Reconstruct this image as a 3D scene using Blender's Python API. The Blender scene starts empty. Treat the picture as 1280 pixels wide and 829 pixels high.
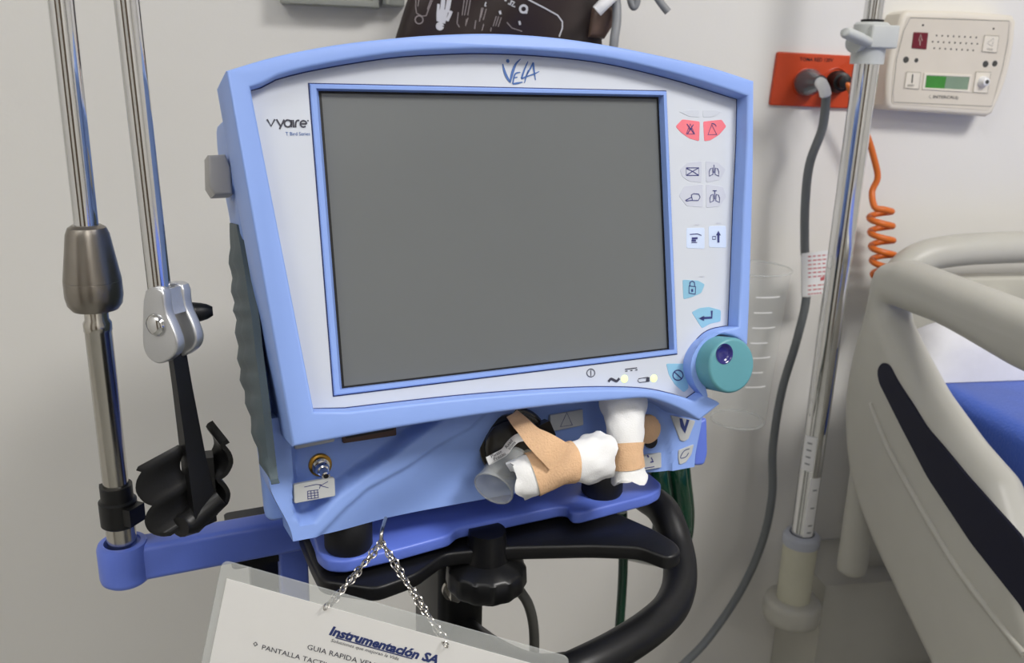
import bpy, bmesh, math, random
import numpy as np
from mathutils import Vector, Matrix, noise
from mathutils.geometry import tessellate_polygon

random.seed(4)
SC = bpy.context.scene
COL = SC.collection
A = lambda *a: np.array(a, float)
def unit(v): return np.asarray(v, float) / np.linalg.norm(v)
Z = A(0, 0, 1)

# ------------------------------------------------------------ camera
FPX, PX0, PY0 = 1085.0, 640.0, 414.5
CAM = A(0, 0, 1.25)
RIGHT = A(.999594, .008110, .027298)
UP = A(-.028478, .284680, .958199)
FWD = A(0, .958588, -.284796)
cd = bpy.data.cameras.new('camera'); cam = bpy.data.objects.new('camera', cd); COL.objects.link(cam)
cam.matrix_world = Matrix(((RIGHT[0], UP[0], -FWD[0], CAM[0]), (RIGHT[1], UP[1], -FWD[1], CAM[1]),
                           (RIGHT[2], UP[2], -FWD[2], CAM[2]), (0, 0, 0, 1)))
cd.sensor_fit = 'HORIZONTAL'; cd.sensor_width = 36; cd.lens = 36 * FPX / 1280
cd.clip_start = .02; cd.clip_end = 50
cd.dof.use_dof = True; cd.dof.focus_distance = .5; cd.dof.aperture_fstop = 16
SC.camera = cam
# ------------------------------------------------------------ world, lights, exposure
w = bpy.data.worlds.new('world'); SC.world = w; w.use_nodes = True
w.node_tree.nodes['Background'].inputs[0].default_value = (.9, .95, 1, 1)
w.node_tree.nodes['Background'].inputs[1].default_value = .3
SC.view_settings.view_transform = 'Standard'; SC.view_settings.look = 'None'
SC.view_settings.exposure = 0; SC.view_settings.gamma = 1; SC.view_settings.use_curve_mapping = False
LAMPS = [((1.12, -.22, 2.44), .5, .5, 35, (1, .975, .945)), ((-.75, -.75, 2.44), .9, .9, 10, (.96, .98, 1)),
         ((.9, -1.6, 2.44), .9, .9, 8, (1, .98, .96))]  # first is the ceiling lamp; the other two are added fill
for i, (p, sx, sy, e, c) in enumerate(LAMPS):
    ld = bpy.data.lights.new('ceiling_lamp_light', 'AREA'); ld.shape = 'RECTANGLE'; ld.size = sx; ld.size_y = sy
    ld.energy = e; ld.color = c
    lo = bpy.data.objects.new('ceiling_lamp_light', ld); COL.objects.link(lo); lo.location = p

# ------------------------------------------------------------ pixels to points
def ray(px, py): return RIGHT * ((px - PX0) / FPX) - UP * ((py - PY0) / FPX) + FWD
def onplane(px, py, P, N):
    r = ray(px, py); return CAM + r * (np.dot(P - CAM, N) / np.dot(r, N))
def atY(px, py, Y):
    r = ray(px, py); return CAM + r * (Y / r[1])
def onZ(px, py, z):
    r = ray(px, py); return CAM + r * ((z - CAM[2]) / r[2])

class Frame:
    def __init__(s, o, ex, ey, ez): s.o, s.x, s.y, s.z = map(np.asarray, (o, ex, ey, ez))
    def p(s, u, v, w=0): return s.o + s.x * u + s.y * v + s.z * w
    def px(s, px, py, w=0): return onplane(px, py, s.o + s.z * w, s.z)
    def uv(s, px, py, w=0):
        q = s.px(px, py, w) - s.o; return (float(q @ s.x), float(q @ s.y))
    def uvs(s, pts, w=0): return [s.uv(a, b, w) for a, b in pts]

YAW, TILT = math.radians(24.528), math.radians(12.142)
VO = A(-.00244, .50011, 1.16119)
R1 = A(math.cos(YAW), math.sin(YAW), 0); BACK = A(-math.sin(YAW), math.cos(YAW), 0)
R2 = Z * math.cos(TILT) + BACK * math.sin(TILT); NN = np.cross(R1, R2)
VF = Frame(VO, R1, R2, NN)                       # ventilator face: u right, v up, w out
WA = math.radians(10)
WX = A(math.cos(WA), math.sin(WA), 0); WN = A(math.sin(WA), -math.cos(WA), 0)
WF = Frame(A(.393, 1.176, 1.25), WX, Z, WN)      # back wall: u right, v up, w into the room

# ------------------------------------------------------------ mesh builder
def cat(pts, n=6, closed=False):
    P = [np.asarray(p, float) for p in pts]; N = len(P); out = []
    rng = range(N if closed else N - 1)
    for i in rng:
        p1, p2 = P[i], P[(i + 1) % N]
        p0 = P[i - 1] if (closed or i > 0) else 2 * p1 - p2
        p3 = P[(i + 2) % N] if (closed or i + 2 < N) else 2 * p2 - p1
        for k in range(n):
            t = k / n
            out.append(.5 * ((2 * p1) + (p2 - p0) * t + (2 * p0 - 5 * p1 + 4 * p2 - p3) * t * t + (3 * p1 - p0 - 3 * p2 + p3) * t ** 3))
    if not closed: out.append(P[-1])
    return out
def area2(l): return .5 * sum(l[i][0] * l[(i + 1) % len(l)][1] - l[(i + 1) % len(l)][0] * l[i][1] for i in range(len(l)))
def inset(l, d):
    n = len(l); out = []
    for i in range(n):
        a, b, c = A(*l[i - 1]), A(*l[i]), A(*l[(i + 1) % n])
        e1, e2 = unit(b - a + 1e-12), unit(c - b + 1e-12)
        n1, n2 = A(-e1[1], e1[0]), A(-e2[1], e2[0])
        m = n1 + n2; L = np.linalg.norm(m)
        m = n1 if L < 1e-6 else m / L
        k = max(.5, float(m @ n1))
        out.append(tuple(b + m * d / k))
    return out
def rrect(u0, v0, u1, v1, r, n=5):
    o = []
    for cx, cy, a0 in ((u1 - r, v1 - r, 0), (u0 + r, v1 - r, 90), (u0 + r, v0 + r, 180), (u1 - r, v0 + r, 270)):
        for k in range(n + 1):
            a = math.radians(a0 + 90 * k / n); o.append((cx + r * math.cos(a), cy + r * math.sin(a)))
    return o
def circ(cx, cy, r, n=40, ry=None): return [(cx + r * math.cos(2 * math.pi * k / n), cy + (ry or r) * math.sin(2 * math.pi * k / n)) for k in range(n)]
def fillet(pts, r, n=4):
    """round the corners of a polygon"""
    o = []; N = len(pts)
    for i in range(N):
        a, b, c = A(*pts[i - 1]), A(*pts[i]), A(*pts[(i + 1) % N])
        ra = min(r, .45 * np.linalg.norm(a - b), .45 * np.linalg.norm(c - b))
        p, q = b + unit(a - b) * ra, b + unit(c - b) * ra
        for k in range(n + 1):
            t = k / n; o.append(tuple((1 - t) ** 2 * p + 2 * t * (1 - t) * b + t * t * q))
    return o

class MB:
    def __init__(s): s.v = []; s.f = []
    def add(s, vs, fs):
        b = len(s.v); s.v += [tuple(map(float, x)) for x in vs]; s.f += [tuple(b + i for i in f) for f in fs]; return s
    def box(s, c, ex, ey, ez):
        c, ex, ey, ez = map(np.asarray, (c, ex, ey, ez))
        vs = [c + i * ex + j * ey + k * ez for i in (-1, 1) for j in (-1, 1) for k in (-1, 1)]
        return s.add(vs, [(0, 1, 3, 2), (4, 6, 7, 5), (0, 4, 5, 1), (2, 3, 7, 6), (0, 2, 6, 4), (1, 5, 7, 3)])
    def grid(s, P, closed_u=False):
        """P[i][j] points"""
        n, m = len(P), len(P[0]); vs = [p for r in P for p in r]
        fs = [(i * m + j, i * m + (j + 1) % m, ((i + 1) % n) * m + (j + 1) % m, ((i + 1) % n) * m + j)
              for i in range(n - 1) for j in range(m if closed_u else m - 1)]
        return s.add(vs, fs)
    def tube(s, path, r, seg=12, closed=False, caps=True, flat=None):
        P = [np.asarray(p, float) for p in path]; n = len(P)
        rr = r if hasattr(r, '__len__') else [r] * n
        T = []
        for i in range(n):
            a = P[(i - 1) % n] if closed else P[max(i - 1, 0)]
            b = P[(i + 1) % n] if closed else P[min(i + 1, n - 1)]
            T.append(unit(b - a + 1e-15))
        ref = Z if abs(T[0][2]) < .9 else A(1, 0, 0)
        u = unit(np.cross(T[0], ref)); rings = []
        for i in range(n):
            u = unit(u - T[i] * (u @ T[i])); v = np.cross(T[i], u)
            fx, fy = flat or (1, 1)
            rings.append([P[i] + rr[i] * (fx * u * math.cos(2 * math.pi * k / seg) + fy * v * math.sin(2 * math.pi * k / seg)) for k in range(seg)])
        b = len(s.v)
        if closed: rings.append(rings[0])
        s.grid(rings, True)
        if caps and not closed:
            s.f.append(tuple(b + k for k in range(seg))); s.f.append(tuple(b + (n - 1) * seg + k for k in range(seg)))
        return s
    def lathe(s, o, ax, prof, seg=32, caps=True, ref=None):
        o = np.asarray(o, float); ax = unit(ax)
        u = unit(np.cross(ax, ref if ref is not None else (A(1, 0, 0) if abs(ax[0]) < .8 else Z))); v = np.cross(ax, u)
        rings = [[o + ax * h + max(r, 1e-5) * (u * math.cos(2 * math.pi * k / seg) + v * math.sin(2 * math.pi * k / seg)) for k in range(seg)] for h, r in prof]
        b = len(s.v); s.grid(rings, True); n = len(prof)
        if caps:
            s.f.append(tuple(b + k for k in range(seg))); s.f.append(tuple(b + (n - 1) * seg + k for k in range(seg)))
        return s
    def cyl(s, p0, p1, r, seg=24, bev=0):
        p0, p1 = np.asarray(p0, float), np.asarray(p1, float); L = np.linalg.norm(p1 - p0)
        pr = [(0, r), (L, r)] if not bev else [(0, r - bev), (bev * .3, r - bev * .3), (bev, r), (L - bev, r), (L - bev * .3, r - bev * .3), (L, r - bev)]
        return s.lathe(p0, p1 - p0, pr, seg)
    def prism(s, fr, outer, w0, w1, holes=(), bev=0, steps=3, both=False, wf=None):
        loops = [list(outer) if area2(outer) > 0 else list(outer)[::-1]]
        for h in holes: loops.append(list(h) if area2(h) < 0 else list(h)[::-1])
        lev = []
        if bev and both:
            lev += [(w0 + bev * (1 - math.sin(math.pi / 2 * k / steps)), bev * (1 - math.cos(math.pi / 2 * k / steps))) for k in range(steps, -1, -1)]
        else: lev.append((w0, 0))
        if bev: lev += [(w1 - bev + bev * math.sin(math.pi / 2 * k / steps), bev * (1 - math.cos(math.pi / 2 * k / steps))) for k in range(steps + 1)]
        else: lev.append((w1, 0))
        first = last = None
        for li, l in enumerate(loops):
            rings = []
            for (ww, d) in lev:
                q = inset(l, d) if d > 1e-9 else l
                rings.append([fr.p(a, b, ww) for a, b in q])
            s.grid(rings, True)
        for (ww, d) in (lev[0], lev[-1]):
            ls = [[Vector((a, b, 0)) for a, b in (inset(l, d) if d > 1e-9 else l)] for l in loops]
            tris = tessellate_polygon(ls); flat = [p for l in ls for p in l]
            s.add([fr.p(p.x, p.y, ww) for p in flat], tris)
        return s
    def ribbon(s, fr, uv, wd, w, closed=False):
        """flat printed stroke on a frame plane"""
        P = [A(*p) for p in uv]; n = len(P)
        wds = wd if hasattr(wd, '__len__') else [wd] * n
        L, R = [], []
        for i in range(n):
            a = P[(i - 1) % n] if closed else P[max(0, i - 1)]
            b = P[(i + 1) % n] if closed else P[min(n - 1, i + 1)]
            t = unit(b - a + 1e-12); nn = A(-t[1], t[0]) * wds[i] / 2
            L.append(fr.p(*(P[i] + nn), w)); R.append(fr.p(*(P[i] - nn), w))
        b0 = len(s.v); s.add(L + R, [])
        for i in range(n if closed else n - 1):
            j = (i + 1) % n; s.f.append((b0 + i, b0 + j, b0 + n + j, b0 + n + i))
        return s
    def poly(s, fr, uv, w):
        tr = tessellate_polygon([[Vector((a, b, 0)) for a, b in uv]])
        return s.add([fr.p(a, b, w) for a, b in uv], tr)
    def text(s, fr, u, v, txt, size, w, align='LEFT', rot=0, shear=0, sx=1, bold=0):
        cu = bpy.data.curves.new('t', 'FONT'); cu.body = txt; cu.size = size; cu.align_x = align; cu.shear = shear
        cu.resolution_u = 2; cu.offset = bold
        o = bpy.data.objects.new('t', cu); COL.objects.link(o)
        dg = bpy.context.evaluated_depsgraph_get(); me = bpy.data.meshes.new_from_object(o.evaluated_get(dg))
        c, sn = math.cos(rot), math.sin(rot)
        vs = [fr.p(u + (p.co.x * sx * c - p.co.y * sn), v + (p.co.x * sx * sn + p.co.y * c), w) for p in me.vertices]
        fs = [tuple(p.vertices) for p in me.polygons]
        bpy.data.objects.remove(o); bpy.data.curves.remove(cu); bpy.data.meshes.remove(me)
        return s.add(vs, fs)

MW = {}
def mesh_of(name, mb, smooth, M, normals=True):
    Mi = M.inverted()
    me = bpy.data.meshes.new(name)
    me.from_pydata([Mi @ Vector(v) for v in mb.v], [], mb.f); me.validate()
    bm = bmesh.new(); bm.from_mesh(me)
    bmesh.ops.remove_doubles(bm, verts=bm.verts, dist=2e-6)
    if normals: bmesh.ops.recalc_face_normals(bm, faces=bm.faces)
    bm.to_mesh(me); bm.free()
    if smooth:
        me.polygons.foreach_set('use_smooth', [True] * len(me.polygons)); me.set_sharp_from_angle(angle=math.radians(smooth))
    return me
def part(name, mb, m, parent, smooth=35, label=None, normals=True, kind=None):
    M = MW[parent]
    o = bpy.data.objects.new(name, mesh_of(name, mb, smooth, M, normals)); COL.objects.link(o)
    o.data.materials.append(m); o.parent = parent; MW[o] = M
    if label: o['label'] = label
    if kind: o['kind'] = kind
    return o
def solo(name, mb, m, label=None, category=None, group=None, kind=None, smooth=35):
    vs = np.array(mb.v); lo, hi = vs.min(0), vs.max(0)
    M = Matrix.Translation(((lo[0] + hi[0]) / 2, (lo[1] + hi[1]) / 2, lo[2]))
    o = bpy.data.objects.new(name, mesh_of(name, mb, smooth, M)); COL.objects.link(o)
    o.data.materials.append(m); o.matrix_world = M; MW[o] = M
    for k, x in (('label', label), ('category', category), ('group', group), ('kind', kind)):
        if x: o[k] = x
    return o
def thing(name, label, category, loc, rz=0, group=None):
    o = bpy.data.objects.new(name, None); COL.objects.link(o); o.empty_display_size = .02
    M = Matrix.Translation(Vector(loc)) @ Matrix.Rotation(rz, 4, 'Z'); o.matrix_world = M; MW[o] = M
    o['label'] = label; o['category'] = category
    if group: o['group'] = group
    return o

# ------------------------------------------------------------ materials
def lin(c): return tuple(((x / 255) / 12.92 if x <= 10 else ((x / 255 + .055) / 1.055) ** 2.4) for x in c)
def mat(name, rgb, rough=.5, metal=0, var=.04, vscale=30, bump=0, bscale=200, coat=0, trans=0, ior=1.45, emit=None, spec=.5, rvar=.05, sheen=0):
    m = bpy.data.materials.new(name); m.use_nodes = True; nt = m.node_tree; b = nt.nodes['Principled BSDF']
    c = lin(rgb)
    tc = nt.nodes.new('ShaderNodeTexCoord'); nz = nt.nodes.new('ShaderNodeTexNoise'); nz.inputs['Scale'].default_value = vscale; nz.inputs['Detail'].default_value = 4
    nt.links.new(tc.outputs['Object'], nz.inputs['Vector'])
    rp = nt.nodes.new('ShaderNodeValToRGB'); rp.color_ramp.elements[0].position = .3; rp.color_ramp.elements[1].position = .7
    rp.color_ramp.elements[0].color = tuple(x * (1 - var) for x in c) + (1,); rp.color_ramp.elements[1].color = tuple(min(1, x * (1 + var)) for x in c) + (1,)
    nt.links.new(nz.outputs['Fac'], rp.inputs['Fac']); nt.links.new(rp.outputs['Color'], b.inputs['Base Color'])
    mr = nt.nodes.new('ShaderNodeMapRange'); mr.inputs['To Min'].default_value = max(0, rough - rvar); mr.inputs['To Max'].default_value = min(1, rough + rvar)
    nt.links.new(nz.outputs['Fac'], mr.inputs['Value']); nt.links.new(mr.outputs['Result'], b.inputs['Roughness'])
    b.inputs['Metallic'].default_value = metal; b.inputs['IOR'].default_value = ior
    b.inputs['Coat Weight'].default_value = coat; b.inputs['Transmission Weight'].default_value = trans
    b.inputs['Specular IOR Level'].default_value = spec
    if sheen: b.inputs['Sheen Weight'].default_value = sheen
    if bump:
        n2 = nt.nodes.new('ShaderNodeTexNoise'); n2.inputs['Scale'].default_value = bscale; n2.inputs['Detail'].default_value = 6
        nt.links.new(tc.outputs['Object'], n2.inputs['Vector'])
        bp = nt.nodes.new('ShaderNodeBump'); bp.inputs['Strength'].default_value = bump; bp.inputs['Distance'].default_value = .002
        nt.links.new(n2.outputs['Fac'], bp.inputs['Height']); nt.links.new(bp.outputs['Normal'], b.inputs['Normal'])
    if emit:
        b.inputs['Emission Color'].default_value = lin(emit[0]) + (1,); b.inputs['Emission Strength'].default_value = emit[1]
    return m
def film(name, rgb, fac, rough=.1):
    m = mat(name, rgb, rough); nt = m.node_tree; b = nt.nodes['Principled BSDF']; out = nt.nodes['Material Output']
    t = nt.nodes.new('ShaderNodeBsdfTransparent'); mx = nt.nodes.new('ShaderNodeMixShader'); mx.inputs[0].default_value = fac
    nt.links.new(t.outputs[0], mx.inputs[1]); nt.links.new(b.outputs[0], mx.inputs[2]); nt.links.new(mx.outputs[0], out.inputs['Surface'])
    return m
M = dict(
    wall=mat('wall_paint', (226, 224, 219), .55, var=.025, vscale=1.6, bump=.05, bscale=300),
    floor=mat('floor_vinyl', (150, 150, 145), .35, var=.08, vscale=20),
    ceil=mat('ceiling_paint', (235, 235, 232), .8),
    blue=mat('case_blue', (140, 169, 232), .42, bump=.06, bscale=2500, var=.02, spec=.4),

    cart=mat('cart_blue', (100, 124, 216), .33, var=.03, bump=.03, bscale=900),
    panel=mat('panel_white', (204, 209, 217), .4, var=.01),
    line=mat('outline_navy', (44, 58, 112), .5),
    screen=mat('screen_glass', (106, 109, 109), .3, var=.02, vscale=6, spec=.5),
    navy=mat('print_navy', (58, 62, 120), .5), logo=mat('print_logo_blue', (62, 102, 165), .5), charcoal=mat('print_charcoal', (60, 60, 72), .5),
    red=mat('button_red', (236, 120, 132), .45), greyb=mat('button_grey', (196, 200, 212), .45, var=.02), faint=mat('button_faint', (198, 203, 212), .45), paleb=mat('button_pale', (206, 220, 244), .45), tealb=mat('button_teal', (140, 190, 215), .45),
    teal=mat('dial_teal', (94, 154, 164), .42, bump=.04, bscale=1500), indigo=mat('dimple_indigo', (42, 40, 110), .18, coat=.5),
    led=mat('indicator_green', (225, 245, 150), .4, emit=((235, 250, 150), 1.1)),
    vent=mat('grille_grey', (80, 93, 99), .6, var=.08, bump=.08, bscale=800),
    grey=mat('latch_grey', (176, 174, 172), .5), greyp=mat('plastic_grey', (196, 199, 196), .45),
    black=mat('plastic_black', (13, 13, 14), .42, var=.1, bump=.05, bscale=900), rubber=mat('rubber_black', (16, 16, 18), .6),
    metalblk=mat('painted_black_metal', (14, 14, 15), .35, var=.1),
    chrome=mat('chrome', (222, 222, 222), .09, 1, var=.02, rvar=.03), brush=mat('brushed_nickel', (150, 144, 136), .3, 1, var=.06, vscale=60),
    steel=mat('satin_steel', (196, 192, 184), .2, 1, var=.03), alu=mat('cast_aluminium', (205, 206, 208), .34, .8, var=.03, bump=.05, bscale=900),
    brass=mat('brass', (170, 130, 60), .3, 1), dark=mat('dark_recess', (18, 16, 16), .5), slot=mat('slot_brown', (92, 66, 52), .5),
    cream=mat('label_cream', (188, 190, 188), .45, var=.02), gauze=mat('gauze', (236, 236, 234), .9, bump=.18, bscale=1200, var=.03, sheen=.2),
    tape=mat('paper_tape', (222, 182, 142), .75, bump=.35, bscale=900, var=.08, vscale=90),
    smoke=film('smoky_plastic', (120, 116, 104), .6, .12), amber=mat('valve_amber', (52, 44, 30), .15, coat=.4), clear=film('clear_plastic', (225, 228, 226), .16, .06), clear2=film('clear_plastic_edge', (205, 208, 206), .34, .08),
    smokeblk=mat('black_valve', (40, 38, 34), .22, coat=.3),
    laminate=film('laminate', (225, 228, 225), .3, .12), paper=mat('paper', (232, 231, 228), .6, var=.01),
    orange=mat('plate_orange', (196, 66, 24), .35, var=.04), orangec=mat('cord_orange', (214, 110, 40), .4),
    cord=mat('cord_grey', (104, 108, 110), .5), cordk=mat('cable_dark', (70, 70, 66), .5), plug=mat('plug_translucent', (92, 102, 108), .2, trans=.25, coat=.4),
    ivory=mat('intercom_ivory', (226, 219, 204), .42, var=.02), ivory2=mat('intercom_face', (215, 207, 192), .45, var=.02), wine=mat('button_wine', (110, 28, 42), .35),
    lcd=mat('lcd_green', (58, 122, 52), .25, var=.2, vscale=40, emit=((60, 140, 50), .1)), lcdoff=mat('lcd_grey', (128, 150, 128), .25, var=.05), doorw=mat('door_laminate', (92, 78, 62), .4, var=.15, vscale=6), redp=mat('print_red', (196, 96, 100), .6),
    bed=mat('bed_plastic', (188, 186, 176), .42, var=.02), inlay=mat('inlay_navy', (20, 22, 42), .55, spec=.3), sheet=mat('blue_sheet', (52, 92, 190), .9, var=.12, vscale=14, bump=.4, bscale=350, sheen=.3),
    pillow=mat('white_linen', (228, 228, 232), .9, bump=.2, bscale=60), socket=mat('socket_cream', (200, 198, 178), .5), collar=mat('collar_grey', (176, 180, 190), .4),
    hose=mat('hose_green', (8, 50, 34), .22, var=.15, coat=.3), bag=mat('pouch_brown', (46, 34, 32), .38, var=.3, vscale=8, bump=.25, bscale=25), bag2=mat('pouch_fold', (104, 82, 70), .45, var=.15),
    bagp=mat('pouch_print', (205, 205, 210), .6), bagd=mat('pouch_print_faint', (150, 140, 140), .6), unit=mat('wall_unit_grey', (150, 152, 146), .4, .2),
    white=mat('white_plastic', (235, 235, 235), .4), hosegrey=mat('hose_grey', (136, 138, 140), .45), lampw=mat('lamp_diffuser', (250, 250, 250), .5, emit=((255, 250, 240), 2)),
)

# ============================================================ the setting
def slab(name, c, ex, ey, ez, m): return solo(name, MB().box(c, ex, ey, ez), m, kind='structure', smooth=0)
RU0, RU1, RD, RH = -1.95, 2.2, 3.6, 2.5
wc = lambda u, wv, z: A(.393, 1.176, 0) + WX * u + WN * wv + Z * z
UM, UH = (RU0 + RU1) / 2, (RU1 - RU0) / 2
slab('wall_back', wc(UM, -.05, RH / 2), WX * (UH + .1), WN * .05, Z * RH / 2, M['wall'])
slab('wall_front', wc(UM, RD + .05, RH / 2), WX * (UH + .1), WN * .05, Z * RH / 2, M['wall'])
slab('wall_left', wc(RU0 - .05, RD / 2, RH / 2), WX * .05, WN * RD / 2, Z * RH / 2, M['wall'])
slab('wall_right', wc(RU1 + .05, RD / 2, RH / 2), WX * .05, WN * RD / 2, Z * RH / 2, M['wall'])
slab('floor', wc(UM, RD / 2, -.05), WX * (UH + .1), WN * (RD / 2 + .1), Z * .05, M['floor'])
slab('ceiling', wc(UM, RD / 2, RH + .05), WX * (UH + .1), WN * (RD / 2 + .1), Z * .05, M['ceil'])
dr_ = slab('door_1', wc(-.6, RD - .02, 1.03), WX * .45, WN * .02, Z * 1.03, M['doorw'])  # unseen dark panel, added for the chrome to reflect
slab('door_2', wc(RU0 + .02, 2.3, 1.03), WX * .02, WN * .45, Z * 1.03, M['doorw'])  # second added panel, out of view, darkens reflections in the rods
LLAB = ['large white ceiling lamp panel above the space in front of the ventilator', 'small square ceiling lamp panel above the bed head', 'large white ceiling lamp panel above the bed foot']
for (p, sx, sy, e, c) in LAMPS:  # includes unseen panels for the two added fill lamps
    L = thing('ceiling_light', LLAB[(p[0] > 0) + (p[1] < -1)], 'ceiling light', (p[0], p[1], RH - .04), 0, 'ceiling lamps')
    part('lamp_frame', MB().prism(Frame(A(p[0], p[1], RH - .042), A(1, 0, 0), A(0, 1, 0), Z), rrect(-sx / 2 - .03, -sy / 2 - .03, sx / 2 + .03, sy / 2 + .03, .01), 0, .042), M['white'], L)
    part('diffuser', MB().box((p[0], p[1], RH - .045), A(sx / 2, 0, 0), A(0, sy / 2, 0), A(0, 0, .003)), M['lampw'], L)

# ============================================================ ventilator
RIMW = .011
vbase = VF.p(0, -.17, -.12); vbase[2] = .985
vent = thing('ventilator', 'pale blue ventilator with large blank grey screen and teal dial, on the cart tray', 'ventilator', vbase, YAW)
W = RIMW
o_top = cat([(283, 88), (345, 70), (420, 55.5), (500, 46.5), (560, 42.5), (620, 41.5), (690, 46), (760, 56), (830, 70), (890, 84), (943, 101)], 4)
o_right = [(942.5, 200), (940, 300), (937.5, 380), (935, 436)]
o_hole = cat([(935, 436), (922, 423), (902, 418.5), (884, 425), (870, 443), (866.5, 462), (872, 481), (884, 495), (898, 502)], 4)[1:]
o_nub = [(901, 505), (875, 526)]
o_bot = cat([(873.5, 525.5), (855, 514), (828, 502.5), (807, 498), (774, 500), (720, 504.5), (640, 513.5), (570, 523.5), (480, 538), (366, 559)], 4)
outer = VF.uvs(o_top + o_right + o_hole + o_nub + o_bot[1:], W)
i_top = cat([(313, 109), (380, 90), (480, 73), (560, 67.5), (620, 67), (690, 71), (760, 80), (840, 99), (921, 124)], 4)
i_right = [(920, 180), (916, 260), (912.5, 350)]
i_dial = cat([(910, 407.5), (888, 412), (874, 421), (865, 435), (861, 454), (863, 468), (868.5, 490.5)], 4)
i_bot = [(857, 498.5)] + cat([(855, 498), (836, 492), (807, 486), (768, 484), (720, 484.5), (640, 489), (540, 498), (393, 515)], 4)
def iw(p): return VF.uv(p[0], p[1], W if p[0] < 330 or p == (393, 515) else 0)
inner = [iw(tuple(p)) for p in list(i_top) + i_right + list(i_dial) + i_bot]
part('bezel', MB().prism(VF, outer, -.038, W, [inner], bev=.0017).prism(VF, inset(outer if area2(outer) > 0 else outer[::-1], .0015), -.037, -.0065), M['blue'], vent)
fo = [-.1098, -.0822, .1110, .0824]     # display frame outer edge
rect = lambda r, d=0: [(r[0] + d, r[1] + d), (r[2] - d, r[1] + d), (r[2] - d, r[3] - d), (r[0] + d, r[3] - d)]
inn = inner if area2(inner) > 0 else inner[::-1]
panel = part('control_panel', MB().prism(VF, inset(inn, -.0008), -.006, 0, [rect(fo, .0012)]), M['panel'], vent)
part('panel_outline', MB().ribbon(VF, inset(inn, .0003), .0006, .0002, True), M['line'], panel)
part('panel_outline', MB().ribbon(VF, rect(fo, -.0004), .0009, .0002, True), M['line'], panel)
sr = [-.1041, -.0796, .1082, .0798]
mb = MB(); rings = []
for r_, ww in ((fo, -.003), (fo, .0011), ([fo[0] + .0006, fo[1] + .0006, fo[2] - .0006, fo[3] - .0006], .0015), ([fo[0] + .0032, fo[1] + .0028, fo[2] - .0022, fo[3] - .0022], .0012), ([sr[0], sr[1], sr[2], sr[3]], -.0045)):
    rings.append([VF.p(a, b, ww) for a, b in rect(r_)])
mb.grid(rings, True)
part('screen_frame', mb, M['blue'], vent, smooth=20)
part('screen', MB().prism(VF, rect(sr, -.002), -.008, -.0042), M['screen'], vent)
part('screen_gasket', MB().prism(VF, rect(sr, -.001), -.0042, -.0038, [rect(sr, .0011)]), M['dark'], vent)

def pst(mb, pts, wd, w=.0003, fr=VF, closed=False, n=0):
    q = fr.uvs(pts, 0 if fr is VF else w)
    if n: q = [tuple(x) for x in cat(q, n, closed)]
    return mb.ribbon(fr, q, wd, w, closed)
K = 2.13e3  # about pixels per metre on the face
# brand prints
Z6 = lambda pts: [(480 + x / 6.375, y / 6.375) for x, y in pts]
mb = MB()
for pts, wd in (([(945, 510), (958, 565), (978, 615), (1003, 655)], [.0007, .0014, .0016, .001]), ([(1088, 470), (1050, 510), (1022, 580), (1003, 658)], [.0004, .0012, .0016, .001]),
                ([(1085, 577), (1055, 583), (1040, 598), (1033, 625), (1024, 668)], [.0005, .0009, .0009, .0009, .0008]), ([(1034, 622), (1062, 616)], [.0008, .0006]), ([(1024, 670), (1060, 664), (1102, 655)], [.0009, .0011, .0005]),
                ([(1146, 490), (1118, 555), (1094, 626)], [.0005, .001, .0011]), ([(1092, 628), (1150, 606), (1200, 588), (1236, 570)], [.001, .0008, .0008, .0004]), ([(1150, 560), (1132, 610), (1118, 662)], [.0007, .0009, .0004]),
                ([(1188, 498), (1165, 545), (1128, 612)], [.0006, .001, .0008]), ([(1187, 500), (1194, 560), (1206, 640)], [.0012, .0011, .0005])):
    uv = VF.uvs(Z6(pts)); P3 = cat([A(a, b, c) for (a, b), c in zip(uv, wd)], 4)
    mb.ribbon(VF, [(p[0], p[1]) for p in P3], [p[2] for p in P3], .0003)
c = VF.uv(*Z6([(985, 487)])[0]); mb.poly(VF, circ(c[0], c[1], .0011, 10), .0003)
part('brand_print', mb, M['logo'], panel, 0, 'blue brush-script VELA lettering', False)
Z12 = lambda pts: [(320 + x / 12.75, 130 + y / 12.75) for x, y in pts]
mb = MB(); lw = .00085
for pts, n in (([(175, 245), (240, 355), (300, 245)], 0), ([(325, 245), (388, 350)], 0), ([(448, 250), (375, 400)], 0), ([(590, 255), (598, 375)], 0), ([(630, 375), (632, 310), (650, 268), (690, 262)], 4)):
    pst(mb, Z12(pts), lw, n=n)
arc = lambda cx, cy, r, a0, a1, n=14: [(cx + r * math.cos(math.radians(a0 + (a1 - a0) * k / n)), cy + r * math.sin(math.radians(a0 + (a1 - a0) * k / n))) for k in range(n + 1)]
pst(mb, Z12(arc(507, 312, 55, 0, 360)[:-1]), lw, closed=True); pst(mb, Z12([(560, 255), (562, 372)]), lw)
pst(mb, Z12(arc(755, 318, 50, 45, 360)), lw); pst(mb, Z12([(703, 318), (806, 318)]), lw); pst(mb, Z12([(815, 266), (838, 268)]), .0006)
part('brand_print', mb, M['charcoal'], panel, 0, 'dark grey vyaire lettering', False)
u0, v0 = VF.uv(357, 169.5)
part('series_print', MB().text(VF, u0, v0, 'T Bird Series', .0026, .0003, sx=.92), M['logo'], panel, 0, normals=False)

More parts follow.
